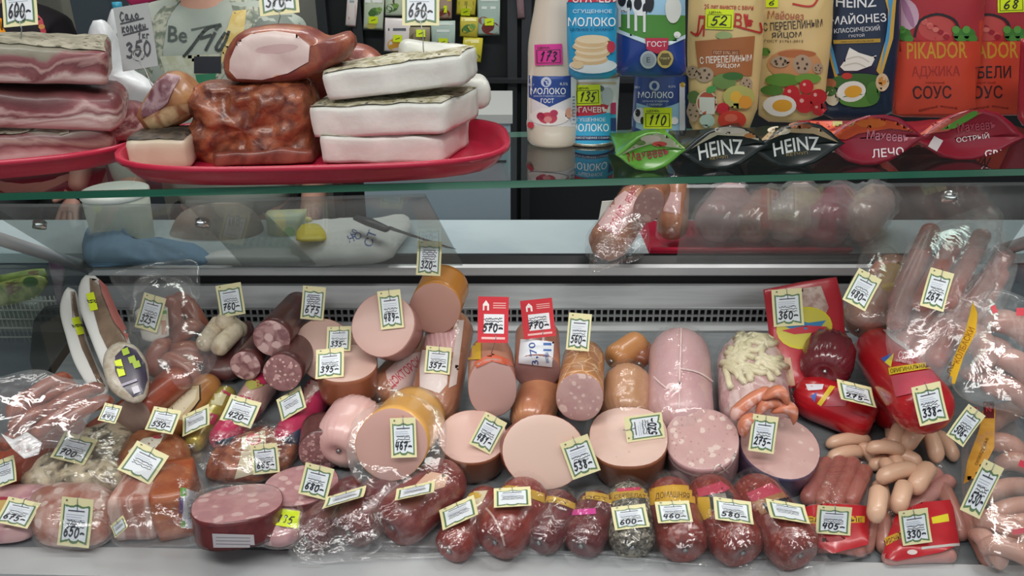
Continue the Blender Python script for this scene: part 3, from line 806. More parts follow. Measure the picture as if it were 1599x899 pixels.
DK = M('dark_jacket', '241f26', .8)
pb, _ = person(on(24, 30, ('y', 2.5)).x - .02, 2.45, 1.30, None, 'person in a dark jacket with a red collar stripe at the far left', top=DK, skin='b5897a', hairc='2c2220', build=1.0)
p = Print(pb, 12); p.ly = 3
p.poly([(58, 22), (66, 30), (72, 50), (66, 56), (60, 40)], 'd8324c'); p.ell(65, 42, 5, 4, 'e89a50'); p.poly([(62, 56), (66, 60), (68, 74), (64, 74)], 'e02850')
p.done('jacket_stripe', 'red and orange stripe')
ob = T('orange_bag', 'orange bag edge beside the dark jacket at the far left', 'bag')
ob.part('bag_body', *blob([(-18, 40), (2, 44), (9, 62), (8, 80), (-18, 84)], ('y', 1.9), .03, .03), M('orange_plastic', 'f09a1e', .4))
ob.part('handle', *path_tube([on(-10, 42, ('y', 1.9)), on(-8, 25, ('y', 1.9)), on(0, 30, ('y', 1.9)), on(2, 46, ('y', 1.9))], .004, 6), M('orange_plastic'))
pk = T('pink_package', 'bright pink package behind the seller at the top edge', 'package')
pk.part('wrapper', *blob([(202, -30), (244, -30), (246, -2), (232, 9), (208, 11), (199, 2)], ('y', 2.25), .03, .03), M('pink_plastic', 'dc3c78', .4))
bw = T('white_spray_bottle', 'white bottle with a blue cap behind the grey price card', 'bottle')
c = on(186, 24, ('y', 2.0)); 
bw.part('bottle', *path_tube([Vector((c.x, c.y, c.z + h)) for h in (-.16, -.15, -.02, .005, .015)], [.03, .034, .032, .020, .014], 14, Vector((1, 0, 0))), M('white_plastic', 'e4e8ea', .3))
bw.part('cap', *path_tube([Vector((c.x, c.y, c.z + h)) for h in (.014, .030)], .011, 12, Vector((1, 0, 0))), M('blue_cap', '3fa6c4', .3))
wb = T('white_carrier_bag', 'tall white translucent plastic bag standing behind the cured pork stack', 'plastic bag')
wb.part('bag_film', *blob([(146, 32), (160, 30), (172, 46), (186, 80), (206, 112), (232, 128), (246, 150), (214, 182), (190, 160), (150, 120), (138, 60)], ('y', 1.33), .03, .03, nz=.006, sc=30), M('white_film', 'dde2e4', .35, 'cdd3d6', 12, bump=(25, .6)))

# ---------------- things on the glass shelf ----------------
ZS = 1.1705
RED = M('red_tray_plastic', 'c42444', .38, 'bb2040', 8, coat=.25)
def tray(c, hx, hy, rot, name_label, z=ZS, h=.026):
    t = T('serving_tray', name_label, 'tray', None, Vector((c[0], c[1], z)))
    prof = [(.0, .0), (.80, .0), (.86, .002), (.93, .016), (.965, h), (.995, h + .001), (1.0, h - .004), (.985, h - .005), (.94, .010), (.88, -.0), (.80, -.002)]
    def ring(s, zz):
        o = []; n = 48
        for i in range(n):
            a = 2 * math.pi * i / n; ca, sa = math.cos(a), math.sin(a); p = 3.2
            r = (abs(ca) ** p + abs(sa) ** p) ** (-1 / p)
            ins = (1 - s) * hy * 1.0
            x, y = ca * r * (hx - ins), sa * r * (hy - ins)
            x, y = x * math.cos(rot) - y * math.sin(rot), x * math.sin(rot) + y * math.cos(rot)
            o.append(Vector((c[0] + x, c[1] + y, z + .003 + zz)))
        return o
    R = [ring(s, zz) for s, zz in prof[1:]]
    V, Fc = loft(R, True, True)
    t.part('tray_body', V, Fc, RED)
    t.part('rim', *loft([ring(s, zz) for s, zz in ((.99, h + .001), (1.012, h + .001), (1.012, h - .006), (.99, h - .006), (.99, h + .001))], False, False), RED)
    return t
a, b, cc = on(170, 272, ('z', ZS + .02)), on(722, 262, ('z', ZS + .02)), on(776, 190, ('z', ZS + .02))
ctr = ((a.x + cc.x) / 2 - .005, (a.y + cc.y) / 2 - .005)
tray(ctr, .247, .135, math.radians(5), 'red oval plastic tray holding smoked pork and white fat slabs')
a = on(0, 292, ('z', ZS)); tray((-.757, a.y + .125), .26, .150, math.radians(14), 'red plastic tray at the far left under stacked cured pork')

FAT = M('white_fat', 'e4e6de', .42, 'dadcd4', 12, bump=(60, .3))
def P2(px, py, z): return on(px, py, ('z', z))
def meat(label, A, B, depth, height, mat, name='pork_slab', nz=.002, rd=.25, taper=0, top=None, skew=0, grp=None, flare=0):
    t = T(name, label, 'meat', grp)
    V, Fc = slab(A, B, depth, height, nz, rd, taper=taper, skew=skew, flare=flare)
    t.part('flesh', V, Fc, mat)
    if top:   # spiced crust along the upper edge: its own crumbly skin over the top faces
        n = (B - A).normalized(); c = []; U = n.cross(Vector((0, 0, 1)).cross(n)).normalized()
        TF = [f for f in Fc if (V[f[1]] - V[f[0]]).cross(V[f[2]] - V[f[1]]).normalized().z > .72]
        ids = sorted({i for f in TF for i in f}); mp = {i: k for k, i in enumerate(ids)}
        TV = [V[i] + Vector((0, 0, .0012 + .0015 * random.random())) for i in ids]
        t.part('crust', TV, [tuple(mp[i] for i in f) for f in TF], top)
    return t
CR = M('herb_crust', 'cfccb8', .8, '8e8764', 34, .35, .62, bump=(80, 1), spots=[(70, '3c3c2c', .2)])
zt = ZS + .004
zt2 = zt + .001
g = 'white fat slabs on the red tray'
y1 = P2(500, 256, zt).y; yb = Vector((0, .02, 0))
meat('white fat slab at the back right corner of the tray, lowest of two', on(700, 215, ('z', zt)), on(746, 214, ('z', zt)), .07, .042, FAT, 'fat_slab', rd=.35, grp=g)
meat('white fat slab with pinkish side at the back right, upper of two', on(690, 174, ('z', zt + .044)), on(770, 174, ('z', zt + .042)), .07, .044, FAT, 'fat_slab', rd=.4, grp=g)
meat('lowest white fat slab of the front stack, in the red tray', P2(503, 256, zt), P2(692, 257, zt), .10, .036, FAT, 'fat_slab', top=CR, rd=.12, flare=.025, grp=g)
meat('middle white fat slab of the front stack with a peppery right end', on(488, 217, ('y', y1 + .005)), on(697, 211, ('y', y1 - .012)), .11, .041, FAT, 'fat_slab', top=CR, rd=.12, flare=.028, grp=g)
meat('white fat slab behind the top one, bent and rising highest', on(622, 102, ('y', 1.10)), on(744, 118, ('y', 1.12)), .045, .034, FAT, 'fat_slab', rd=.45, grp=g)
meat('topmost white fat slab of the front stack, under the 650 tag', on(510, 161, ('y', y1 + .005)), on(728, 134, ('y', y1 + .01)), .085, .038, FAT, 'fat_slab', top=CR, rd=.15, flare=.016, grp=g, taper=-.02)
# smoked pork
SMK = M('smoked_pork', '54251f', .40, 'ac6440', 24, .32, .72, bump=(55, 1.0), coat=.3)
SMK2 = M('smoked_rind', '7e3c34', .4, 'b06c48', 14, .42, .7, bump=(30, .7), coat=.3)
PINKF = M('pale_cut_fat', 'd8c2bc', .4, 'e2cfc8', 14, .4, .6, spots=[(16, 'd09860', .16)], bump=(40, .2))
meat('dark reddish strip of smoked pork lying flat under the big smoked block', P2(330, 262, zt), P2(492, 256, zt), .10, .020, M('dark_smoked', '6c3428', .4, '8c4c3c', 20, coat=.4), nz=.003, grp='smoked pork on the tray')
V, Fc = blob([(302, 138), (326, 126), (380, 128), (440, 118), (486, 128), (498, 160), (494, 205), (502, 240), (480, 256), (420, 254), (350, 260), (312, 252), (290, 225), (287, 205), (306, 185), (300, 160)], ('y', y1 + .05), .05, .05, 16, nz=.012, sc=42, p=6, dense=6)
t = T('smoked_pork_block', 'large reddish brown smoked pork block with knobbly surface, centre of the tray', 'meat', 'smoked pork on the tray')
t.part('flesh', V, Fc, SMK)
V, Fc = blob([(470, 110), (500, 88), (548, 68), (580, 74), (600, 95), (592, 112), (560, 150), (500, 180), (475, 160)], ('y', y1 + .15), .04, .035, 7, nz=.006, sc=30, p=4)
t = T('smoked_pork_piece', 'rounded reddish smoked pork piece behind the white fat stack', 'meat', 'smoked pork on the tray'); t.part('flesh', V, Fc, SMK2)
V, Fc = blob([(352, 92), (362, 66), (384, 46), (430, 38), (480, 43), (512, 58), (546, 50), (556, 70), (540, 92), (505, 112), (470, 124), (420, 128), (368, 126), (354, 114)], ('y', y1 + .05), .035, .05, 9, nz=.003, sc=30, p=7)
t = T('smoked_pork_joint', 'smoked pork joint with pale fatty cut face on top of the big smoked block', 'meat', 'smoked pork on the tray'); t.part('rind', V, Fc, SMK2)
p = Print(t, 6); p.ly = 3
p.poly([(360, 94), (372, 66), (392, 54), (430, 49), (462, 54), (484, 72), (482, 96), (450, 114), (410, 124), (370, 122), (359, 110)], PINKF)
p.ell(432, 76, 34, 7, M('pale_pink_streak', 'cfb3b0', .4), 5); p.done('cut_face', 'pale fatty cut face')
# small left chunks
RND = M('golden_rind', 'b08252', .4, '8f5c3a', 12, .38, .62, bump=(20, .3), coat=.3)
meat('cream cube of smoked fat with a dark skin, front left of the tray', P2(201, 268, zt), P2(296, 266, zt), .075, .040, M('cream_fat', 'd6c9b4', .42, 'ccbfa6', 14, spots=[(20, 'a37c4c', .1)]), 'smoked_fat_cube', top=M('dark_skin', '55493c', .6, '2f2b26', 24, bump=(40, .8)), rd=.2, grp='smoked pork on the tray')
V, Fc = blob([(222, 165), (246, 126), (262, 112), (284, 116), (306, 136), (316, 155), (302, 182), (268, 200), (238, 206), (226, 192), (218, 180)], ('y', y1 + .04), .03, .045, 8, nz=.004, sc=30, p=4)
t = T('smoked_pork_chunk', 'small smoked pork chunk with golden rind under the grey price card', 'meat', 'smoked pork on the tray'); t.part('rind', V, Fc, RND)
p = Print(t, 5); p.ly = 4
p.poly([(222, 168), (244, 130), (262, 116), (282, 120), (270, 142), (262, 160), (240, 180), (222, 182)], M('cut_lean', 'a58a8e', .5, '6c4048', 30, .42, .6))
p.poly([(224, 186), (262, 166), (300, 160), (300, 176), (262, 196), (238, 204)], M('smoked_streak', 'b79a72', .45, '8a5a3c', 24)); p.done('cut_face', 'streaky cut face')
# cured pork, left tray
BEL = [(0, 'd2b8b0'), (.2, 'c4a09a'), (.32, 'd0bab4'), (.42, '8a5052'), (.52, '6c3a3e'), (.6, 'b08c86'), (.68, '7c4448'), (.8, '8e5658'), (.9, '8c8474'), (1, '8f8b7a')]
BEL2 = [(0, 'd8ccc4'), (.28, 'd6c4bc'), (.36, 'b48e8a'), (.44, 'd8c8c0'), (.55, '7c4448'), (.64, 'c4a4a0'), (.72, '8a5054'), (.84, '6e3a3e'), (1, '5e3636')]
BEL3 = [(0, 'ddd0ca'), (.18, 'd6c0bc'), (.3, 'b98d8c'), (.45, '7c4448'), (.6, 'a3837a'), (.75, '6e3c3e'), (1, '8a867a')]
g = 'cured pork bellies stacked on the left tray'
zt = ZS + .006
ya = P2(0, 266, zt).y - .012
def belly(label, x0, y0, x1, y1_, d, h, stops, top=None, sk=0, dy=0, rd=.3):
    mt = M('belly_' + str(int(y0)), 'b08888', .45, ns=15, layers=(h * 1.05, 1.15, stops), bump=(50, .4), coat=.15, stretch=(.45, 1, 1))
    return meat(label, on(x0, y0, ('y', ya + .01 + dy)), on(x1, y1_, ('y', ya + .07 + dy)), d, h, mt, 'cured_pork_belly', nz=.003, rd=rd, top=top, grp=g)
GC = M('grey_herb_crust', '8a8674', .85, 'a5a08e', 30, .4, .6, bump=(90, 1), spots=[(60, '5d5847', .22)])
belly('cured pork belly piece behind the stack, between the two red trays', 168, 222, 243, 222, .08, .055, BEL2, dy=.10)
belly('lowest cured pork belly in the left tray, dark with grey crust', -70, 272, 183, 254, .13, .050, BEL3, top=GC, rd=.4)
belly('middle cured pork belly of the left stack, overhanging to the right', -70, 204, 192, 210, .125, .052, BEL2, rd=.3)
belly('topmost cured pork belly with grey herb crust, under the 600 tag', -70, 130, 170, 137, .12, .050, BEL, top=GC, rd=.2)

# bottle and cans
def lathe(c, prof, seg=36):
    return loft([[Vector((c.x + r * math.cos(2 * math.pi * i / seg), c.y + r * math.sin(2 * math.pi * i / seg), c.z + h)) for i in range(seg)] for h, r in prof])
zb = ZS + .0005
c = on(863, 222, ('z', zb)); k = dep(c) / F; K = k / .93
t = T('milk_bottle', 'plastic bottle of condensed milk with a blue label and pink sticker', 'bottle', None, c)
H = lambda py: (226 - py) * K
prof = [(0, 39 * k * .93), (.003, 40.5 * k), (H(196), 41 * k), (H(188), 41 * k), (H(60), 39 * k)]
prof = [(0, 36 * k), (.004, 39.5 * k), (.012, 40 * k), (.030, 41 * k), (.034, 40 * k), (.110, 40 * k), (.125, 40 * k), (.140, 39 * k), (.160, 36 * k), (.18, 32 * k), (.20, 29 * k), (.225, 27 * k), (.245, 25.5 * k)]
t.part('bottle_body', *lathe(c, prof), M('milky_plastic', 'dccfbf', .25, coat=.5))
t.part('cap', *lathe(c, [(.244, 27 * k), (.246, 28 * k), (.262, 28 * k), (.264, 26 * k)]), M('white_cap', 'e8eaec', .3))
t.part('clear_neck_sleeve', *lathe(c, [(.205, 29 * k), (.225, 27.8 * k), (.243, 26.5 * k)]), film('clear_neck', .25, .3, bst=0), solid=False)
p = Print(t, 7)
p.poly([(821, 118), (823, 195), (898, 198), (900, 118), (880, 120), (842, 120)], 'e4dfe2')
p.poly([(822, 117), (842, 119), (880, 119), (896, 117), (895, 150), (858, 167), (823, 150)], '2a4a94')
p.ell(853, 128, 8, 8, 'c9d2e6'); p.ell(853, 129, 4, 5, '2a4a94'); p.line([(848, 123), (858, 133)], 1.4, 'c9d2e6')
p.text('МОЛОКО', 856, 142, 54, 10, 'f0f2f6'); p.text('ЦЕЛЬНОЕ СГУЩЕННОЕ С САХАРОМ', 858, 150, 48, 3, 'c9d2e6'); p.text('ГОСТ', 855, 157, 20, 7, 'f0f2f6')
p.text('380 г', 830, 132, 10, 4, 'c9d2e6'); p.text('8,5%', 880, 131, 12, 5, 'c9d2e6')
p.ell(858, 182, 30, 14, 'efe6e2'); p.ell(856, 184, 14, 9, 'c9475a'); p.ell(845, 181, 6, 6, 'a92c4c'); p.ell(865, 176, 6, 5, 'b83a5a'); p.ell(856, 186, 6, 5, 'e08c8c'); p.ell(830, 195, 5, 5, 'cf3c4c'); p.ell(888, 176, 6, 8, 'dca08c')
p.rect(890, 120, 898, 192, 'eceef2'); 
for yy in range(150, 190, 5): p.rect(892, yy, 896, yy + 2, '8a94b4')
p.done('label')
sticker(t, 857, 85, 41, 32, '173', 'dc3c98', 2, 'pink price sticker reading 173')

def can(cx, by, ty, half, base_z, label, body, cat='can'):
    c = on(cx, by - 7, ('z', base_z)); k = dep(c) / F; r = half * k; h = (by - ty) * k / .93
    t = T('milk_can', label, 'can', 'condensed milk cans', c)
    t.part('can_body', *lathe(c, [(0, r * .97), (.001, r), (.003, r * .975), (.005, r * .98), (h - .005, r * .98), (h - .003, r * .975), (h - .001, r), (h, r * .97), (h - .002, r * .94)]), M('can_' + body, body, .3, coat=.3))
    t.part('rim', *lathe(c, [(h - .004, r * .985), (h - .003, r * 1.01), (h, r * 1.01), (h + .001, r * .97)]), M('tin', 'b9b6a8', .25, metal=.9), solid=False)
    t.part('bottom_seam', *lathe(c, [(0, r * .98), (.0005, r * 1.01), (.003, r * 1.01), (.004, r * .985)]), M('tin'), solid=False)
    return t, c, h
t, c, h = can(921, 226, 129, 42, zb, 'condensed milk can with red ribbon and pale blue label, price 135', 'dde2e4')
p = Print(t, 7)
p.rect(885, 176, 962, 226, '38a8d4'); p.rect(885, 212, 962, 219, '1c2c5c'); p.rect(890, 128, 962, 131, 'c9b890')
p.poly([(886, 163), (926, 160), (950, 164), (946, 176), (926, 180), (888, 182)], 'c62c44')
p.text('РОГАЧЕВЪ', 918, 171, 60, 9, 'f4f0f0'); p.text('СГУЩЕННОЕ', 920, 187, 50, 7, 'dff0f8'); p.text('МОЛОКО', 921, 199, 58, 12, 'f2f8fa')
p.text('МОЛОКО СГУЩЕННОЕ С САХАРОМ', 924, 215, 62, 4, 'd8e4f0'); p.rect(953, 160, 961, 178, 'b83464'); p.rect(953, 184, 961, 204, '22407c')
p.ell(948, 150, 9, 14, 'b4bcc0'); p.ell(935, 138, 8, 5, '5c6468'); p.done('label')
sticker(t, 918, 148, 38, 32, '135', rot=2, label='yellow price sticker reading 135')
can1 = (c, h)
t, c2, h2 = can(1028, 214, 124, 43, zb, 'blue condensed milk can with cow picture, price 110, under the milk pouch', '2c4a8c')
p = Print(t, 7)
p.poly([(985, 158), (1027, 170), (1050, 164), (1070, 156), (1070, 208), (985, 208)], '9cc8dc'); p.poly([(985, 196), (1010, 206), (1040, 210), (1070, 200), (1070, 216), (985, 216)], '24407c')
p.ell(1022, 134, 8, 8, 'c9d2e6'); p.ell(1022, 134, 4, 5, '2c4a8c'); p.text('МОЛОКО', 1024, 148, 54, 10, 'f2f4f8'); p.text('ЦЕЛЬНОЕ СГУЩЕННОЕ', 1024, 158, 40, 3, 'd4dcec'); p.text('С САХАРОМ', 1022, 163, 24, 3, 'd4dcec')
p.text('380 г', 996, 136, 9, 4, 'c9d2e6'); p.text('8,5%', 1049, 135, 11, 4, 'c9d2e6')
p.ell(1000, 180, 10, 12, 'eef0f0'); p.ell(997, 176, 4, 6, '1c2024'); p.ell(1004, 188, 3, 6, '1c2024'); p.rect(1060, 130, 1068, 204, 'dfe4ea'); p.ell(1065, 132, 4, 4, 'd0a83c'); p.ell(1052, 188, 6, 6, 'f2f2ee')
p.done('label')
sticker(t, 1027, 184, 42, 33, '110', label='yellow price sticker reading 110')

# stand-up pouches
GL = lambda c: M('pouch_' + c, c, .28, coat=.35)
def pouch(out, by, bx, z, label, body, tf=.018, tb=.018, name='sauce_pouch', cat='pouch', grp='stand-up pouches on the glass shelf', dy=0, nz=.0012, dense=10):
    Y = on(bx, by, ('z', z)).y + dy
    t = T(name, label, cat, grp)
    V, Fc = blob(out, ('y', Y), tf, tb, 9, nz=nz, sc=28, p=3.0, dense=0)
    V = [Vector((v.x, v.y, max(v.z, z + .0004))) for v in V]
    t.part('pouch_body', V, Fc, GL(body)); return t
def dn(pts, m=12):
    o = []
    for a, b in zip(pts, pts[1:] + pts[:1]):
        k = max(1, int(math.hypot(b[0] - a[0], b[1] - a[1]) / m)); o += [(a[0] + (b[0] - a[0]) * i / k, a[1] + (b[1] - a[1]) * i / k) for i in range(k)]
    return o
def pancakes(p, x, y):
    p.ell(x, y + 32, 36, 12, 'dfe8ec'); 
    for i, yy in enumerate((22, 12, 2, -6)): p.ell(x - 4 + i % 2 * 3, y + yy, 27, 9, 'd8b98c'); p.ell(x - 4 + i % 2 * 3, y + yy - 3, 25, 7, 'e6d2b0')
    p.ell(x + 27, y + 3, 6, 9, 'c23a50'); p.ell(x - 24, y + 30, 9, 6, 'dfc9a0')
t = pouch(dn([(884, -45), (962, -45), (963, 60), (963, 116), (950, 123), (900, 125), (888, 116), (885, 60)]), 128, 925, can1[0].z + can1[1] + .0016, 'light blue condensed milk pouch with pancakes, standing on a can', '2a9ccc', .016, .016, 'milk_pouch')
p = Print(t, 8); p.ly = 2
p.rect(884, -40, 962, 3, 'c8304a'); p.text('РОГАЧЕВЪ', 925, -3, 80, 14, 'f4eeee'); p.text('СГУЩЕННОЕ', 925, 18, 60, 7, 'cfeaf6'); p.text('МОЛОКО', 924, 34, 72, 14, 'f4fafc'); p.text('ЦЕЛЬНОЕ С САХАРОМ', 924, 46, 66, 5, '14507c'); pancakes(p, 926, 70)
p.done('label')
t = pouch(dn([(962, -45), (1070, -45), (1069, 40), (1071, 112), (1064, 119), (1020, 121), (970, 119), (962, 112), (963, 40)]), 125, 1018, c2.z + h2 + .0016, 'large blue milk pouch with grazing cows, standing on the blue can', '24408c', .02, .018, 'milk_pouch')
p = Print(t, 8); p.ly = 2
p.poly([(963, -42), (1069, -42), (1069, 60), (1050, 66), (1020, 68), (990, 58), (964, 46)], '9cc6e0')
p.poly([(963, 22), (1069, 24), (1069, 56), (1046, 66), (1020, 66), (990, 56), (963, 44)], '4f8c3c')
p.poly([(963, 44), (990, 55), (1020, 65), (1048, 64), (1069, 54), (1069, 60), (1046, 70), (1018, 72), (990, 61), (963, 50)], 'cfe2ee')
for (x, y) in ((976, 2), (1000, 8)):
    p.ell(x, y, 13, 17, 'e9ecee'); p.ell(x - 4, y - 2, 6, 10, '20242a'); p.ell(x + 7, y + 6, 4, 9, '20242a'); p.rect(x - 9, y + 10, x - 5, y + 40, 'e4e6e4'); p.rect(x + 4, y + 10, x + 8, y + 42, 'e4e6e4')
p.ell(1014, 4, 7, 15, '20242a'); p.ell(1050, 14, 12, 22, 'd9dcd4'); p.ell(1056, 54, 5, 5, 'f2f2ee')
p.poly([(1007, 59), (1043, 59), (1042, 76), (1026, 83), (1009, 76)], 'c23450'); p.text('ГОСТ', 1025, 68, 30, 8, 'f4eef0')
p.ell(1012, 92, 13, 13.5, 'b4bcc4'); p.ell(1012, 92, 10, 10, '97a2ac'); p.text('Е', 1012, 92, 6, 8, '4a5460'); p.ell(1038, 91, 12.5, 13.5, 'cbb46a'); p.poly([(1033, 82), (1043, 82), (1048, 91), (1043, 100), (1033, 100), (1028, 91)], '6c6040'); p.text('ГОСТ', 1038, 90, 14, 3, 'e8dca0')
p.done('label')
def eggs(p, L): 
    for x, y, a, b, c in L: p.ell(x, y, a, b, c)
def quail(p, x, y, r, b=None):
    b = b or r * .8
    p.ell(x, y, r, b, 'b09a80'); 
    for i in range(5): a = i * 2.4; p.ell(x + math.cos(a) * r * .5, y + math.sin(a) * b * .55, r * .13, r * .15, '4a3a2e')
def halfegg(p, x, y, a, b, rot=0): p.ell(x, y, a, b, 'ece8e0', rot); p.ell(x + a * .1, y, a * .62, b * .58, 'e6a838', rot)
t = pouch(dn([(1076, -45), (1196, -45), (1190, 80), (1182, 170), (1168, 205), (1120, 212), (1084, 207), (1076, 190), (1073, 80)]), 214, 1128, zb, 'gold mayonnaise pouch with quail eggs and tomato, price 52', 'dcc084', .022, .02)
p = Print(t, 8); p.ly = 2
p.text('25 лет вместе с вами', 1138, 11, 76, 8, 'b4503c', -1)
p.text('ЕВЪ', 1155, 32, 44, 22, 'b8342c', -4); p.text('Л', 1094, 40, 14, 32, 'b8342c', -4); p.line(smooth_line([(1080, 50), (1090, 55), (1098, 40)]), 3, 'b8342c'); p.line(smooth_line([(1146, 40), (1175, 48), (1188, 50), (1186, 36)]), 3, 'b8342c'); p.ell(1130, 55, 13, 6, '9cae74')
p.poly([(1086, 64), (1178, 56), (1173, 118), (1092, 118)], 'a8683c'); p.rect(1112, 78, 1154, 86, '8a4c30'); p.text('ГОСТ 31762-2012', 1133, 82, 38, 5, 'dcb890'); p.text('С ПЕРЕПЕЛИНЫМ', 1133, 92, 80, 11, 'f0e8dc', 3); p.text('ЯЙЦОМ', 1136, 102, 36, 9, 'f0e8dc')
quail(p, 1100, 116, 14, 12); quail(p, 1083, 112, 9, 10); quail(p, 1164, 130, 9, 10)
p.ell(1130, 126, 18, 12, '6d8c4c'); p.ell(1143, 118, 16, 6, '3c6c34'); p.ell(1152, 150, 24, 18, 'b9b86a'); p.ell(1148, 150, 9, 9, 'e8b848'); p.ell(1162, 158, 10, 10, 'e49c3c'); p.ell(1128, 168, 10, 9, 'c8303c'); p.ell(1142, 185, 22, 14, 'd24838'); p.ell(1140, 182, 10, 6, 'e0745c'); quail(p, 1085, 172, 8, 16); p.ell(1086, 150, 8, 10, '5c7840')
p.ell(1104, 160, 15, 20, 'd8c8a8'); p.ell(1104, 160, 13, 18, 'b65a44'); p.rect(1093, 150, 1115, 176, 'd6dcd0'); p.ell(1104, 186, 11, 10, 'b8d4c4'); p.ell(1110, 138, 8, 5, '4f9c54', 30)
p.done('label')
sticker(t, 1123, 30, 43, 31, '52', rot=-2, label='yellow price sticker reading 52')
t = pouch(dn([(1190, -45), (1303, -45), (1298, 60), (1284, 180), (1250, 192), (1200, 190), (1184, 180), (1188, 60)]), 198, 1240, zb, 'gold mayonnaise pouch with halved egg and cherry tomatoes', 'dcc084', .022, .02, dy=.01)
p = Print(t, 8); p.ly = 2
p.text('Майонез', 1227, 24, 56, 13, 'b06848', -3); p.text('С ПЕРЕПЕЛИНЫМ', 1238, 39, 92, 13, '4a4038', 4); p.text('ЯЙЦОМ', 1228, 54, 46, 13, '4a4038', 2); p.text('ГОСТ 31761-2012', 1224, 64, 60, 4, '6c5c44'); p.line(smooth_line([(1238, 6), (1258, 10), (1270, 8), (1278, -4)]), 3, 'b8342c')
p.ell(1240, 100, 42, 24, 'c89060'); p.ell(1244, 84, 30, 6, 'b0683c'); quail(p, 1252, 100, 15, 15); quail(p, 1276, 106, 8, 8); quail(p, 1218, 96, 14, 9)
p.ell(1222, 124, 26, 10, '5c8c34'); p.ell(1260, 122, 20, 8, '6c9c40'); p.ell(1206, 140, 16, 8, '4f7c30'); p.ell(1196, 80, 8, 6, '5c8c34')
for x, y, r in ((1235, 145, 13), (1258, 134, 11), (1255, 160, 15), (1275, 150, 12), (1276, 168, 10)): p.ell(x, y, r, r, 'c42c34'); p.ell(x - r * .3, y - r * .3, r * .22, r * .22, 'eeb0a8')
halfegg(p, 1218, 163, 24, 16); p.done('label')
sticker(t, 1206, 3, 18, 16, '6', lines=False, label='yellow price sticker at the top edge')
t = pouch(dn([(1304, -45), (1406, -45), (1404, 60), (1392, 178), (1360, 188), (1300, 186), (1283, 178), (1290, 60)]), 190, 1340, zb, 'navy blue classic mayonnaise pouch with cream swirl and halved egg', '1c2a44', .022, .02)
p = Print(t, 8); p.ly = 2
p.poly([(1372, -40), (1402, -40), (1398, 10), (1394, 60), (1376, 120), (1368, 110), (1386, 50), (1386, 16)], 'd0a850'); p.poly([(1380, -40), (1400, -40), (1392, 12), (1388, 60), (1374, 112), (1384, 50), (1388, 14)], '4c9ccc')
p.poly([(1290, 60), (1296, 90), (1304, 122), (1370, 122), (1370, 118), (1308, 118), (1300, 88), (1294, 58)], 'c8a044'); p.poly([(1293, 66), (1306, 116), (1310, 114), (1298, 64)], '4c9ccc')
p.text('HEINZ', 1337, 4, 62, 16, 'dfe2e4', 0, -2); p.text('МАЙОНЕЗ', 1340, 28, 86, 17, 'e9ebee', 4); p.text('КЛАССИЧЕСКИЙ', 1338, 45, 70, 9, 'd8dce0', 4); p.text('ГУСТОЙ', 1337, 55, 24, 5, 'd8dce0', 3); p.rect(1302, 61, 1374, 67, 'b8963c', 2); p.text('100% НАТУРАЛЬНЫЙ', 1338, 64, 50, 3.4, '5c4a1c', 2)
p.poly([(1312, 104), (1320, 92), (1326, 74), (1340, 82), (1360, 88), (1368, 86), (1360, 102), (1338, 110), (1318, 110)], 'eceae0'); p.line(smooth_line([(1322, 92), (1340, 88), (1356, 96)]), 2, 'cfcabc'); p.line(smooth_line([(1318, 102), (1336, 98), (1350, 104)]), 2, 'cfcabc')
p.ell(1340, 128, 44, 14, '3f6c34'); p.ell(1296, 130, 10, 8, 'b06c48'); p.ell(1300, 152, 10, 12, 'd8cbb0'); p.ell(1296, 142, 10, 8, '4a7038'); p.ell(1322, 118, 8, 5, 'c23c34')
p.ell(1340, 156, 30, 10, '5c8c3c'); halfegg(p, 1329, 142, 22, 16, 10); p.ell(1362, 144, 11, 18, '4a7c38'); p.ell(1376, 128, 10, 14, 'd8bc98'); p.ell(1376, 126, 6, 7, 'd09048'); p.done('label')
def adj(out, by, bx, label, words, x0, w, dy, big=True):
    t = pouch(dn(out), by, bx, zb, label, 'c4402c', .018, .018, dy=dy)
    p = Print(t, 8); p.ly = 2; cx = x0
    p.rect(cx - 70, -40, cx + 75, 64, 'a8323a'); p.ell(cx + 0, 45, 36, 26, 'b83438'); p.ell(cx, 44, 28, 20, 'c2504c'); 
    for i in range(9): p.ell(cx - 20 + (i * 17) % 42, 32 + (i * 11) % 26, 5, 4, ('d8786c', '9c2430', 'cf605c')[i % 3])
    p.line(smooth_line([(cx - 34, 56), (cx - 26, 32), (cx, 22), (cx + 26, 30), (cx + 34, 44)]), 4, '2c262a')
    if big: p.ell(cx - 50, 22, 22, 26, 'cba8bc', 20); p.ell(cx - 44, 20, 5, 24, 'a87898', 20)
    for gx in (cx - 48, cx + 34, cx + 50): p.ell(gx, 54, 9, 10, '3f7c34'); p.ell(gx - 5, 46, 6, 6, '5c9c44'); p.ell(gx + 5, 60, 7, 6, '4a8838')
    p.rect(cx - 72, 64, cx + 75, 190, 'c8442e')
    p.text('PIKADOR', cx, 78, 92, 26, 'c8942c', 1); p.text(words[0], cx - 2, 112, 74, 19, words[1], 1); p.text('СОУС', cx - 8, 143, 60, 20, '3c2024', 1); p.text('томатный', cx - 4, 128, 30, 3, '84241c'); p.text('ароматный', cx - 14, 168, 30, 5, '7c241c', 12); p.text('вкусный', cx + 18, 166, 26, 5, '7c241c', -8); p.done('label'); return t
t = adj([(1520, -45), (1640, -45), (1640, 160), (1630, 184), (1540, 185), (1518, 180), (1522, 60)], 187, 1560, 'red sauce pouch partly hidden behind another red pouch, price 68', ('БЕБЕЛИ', '2c2024'), 1542, 0, .035, False)
sticker(t, 1578, 5, 42, 28, '68', rot=2, label='yellow price sticker reading 68')
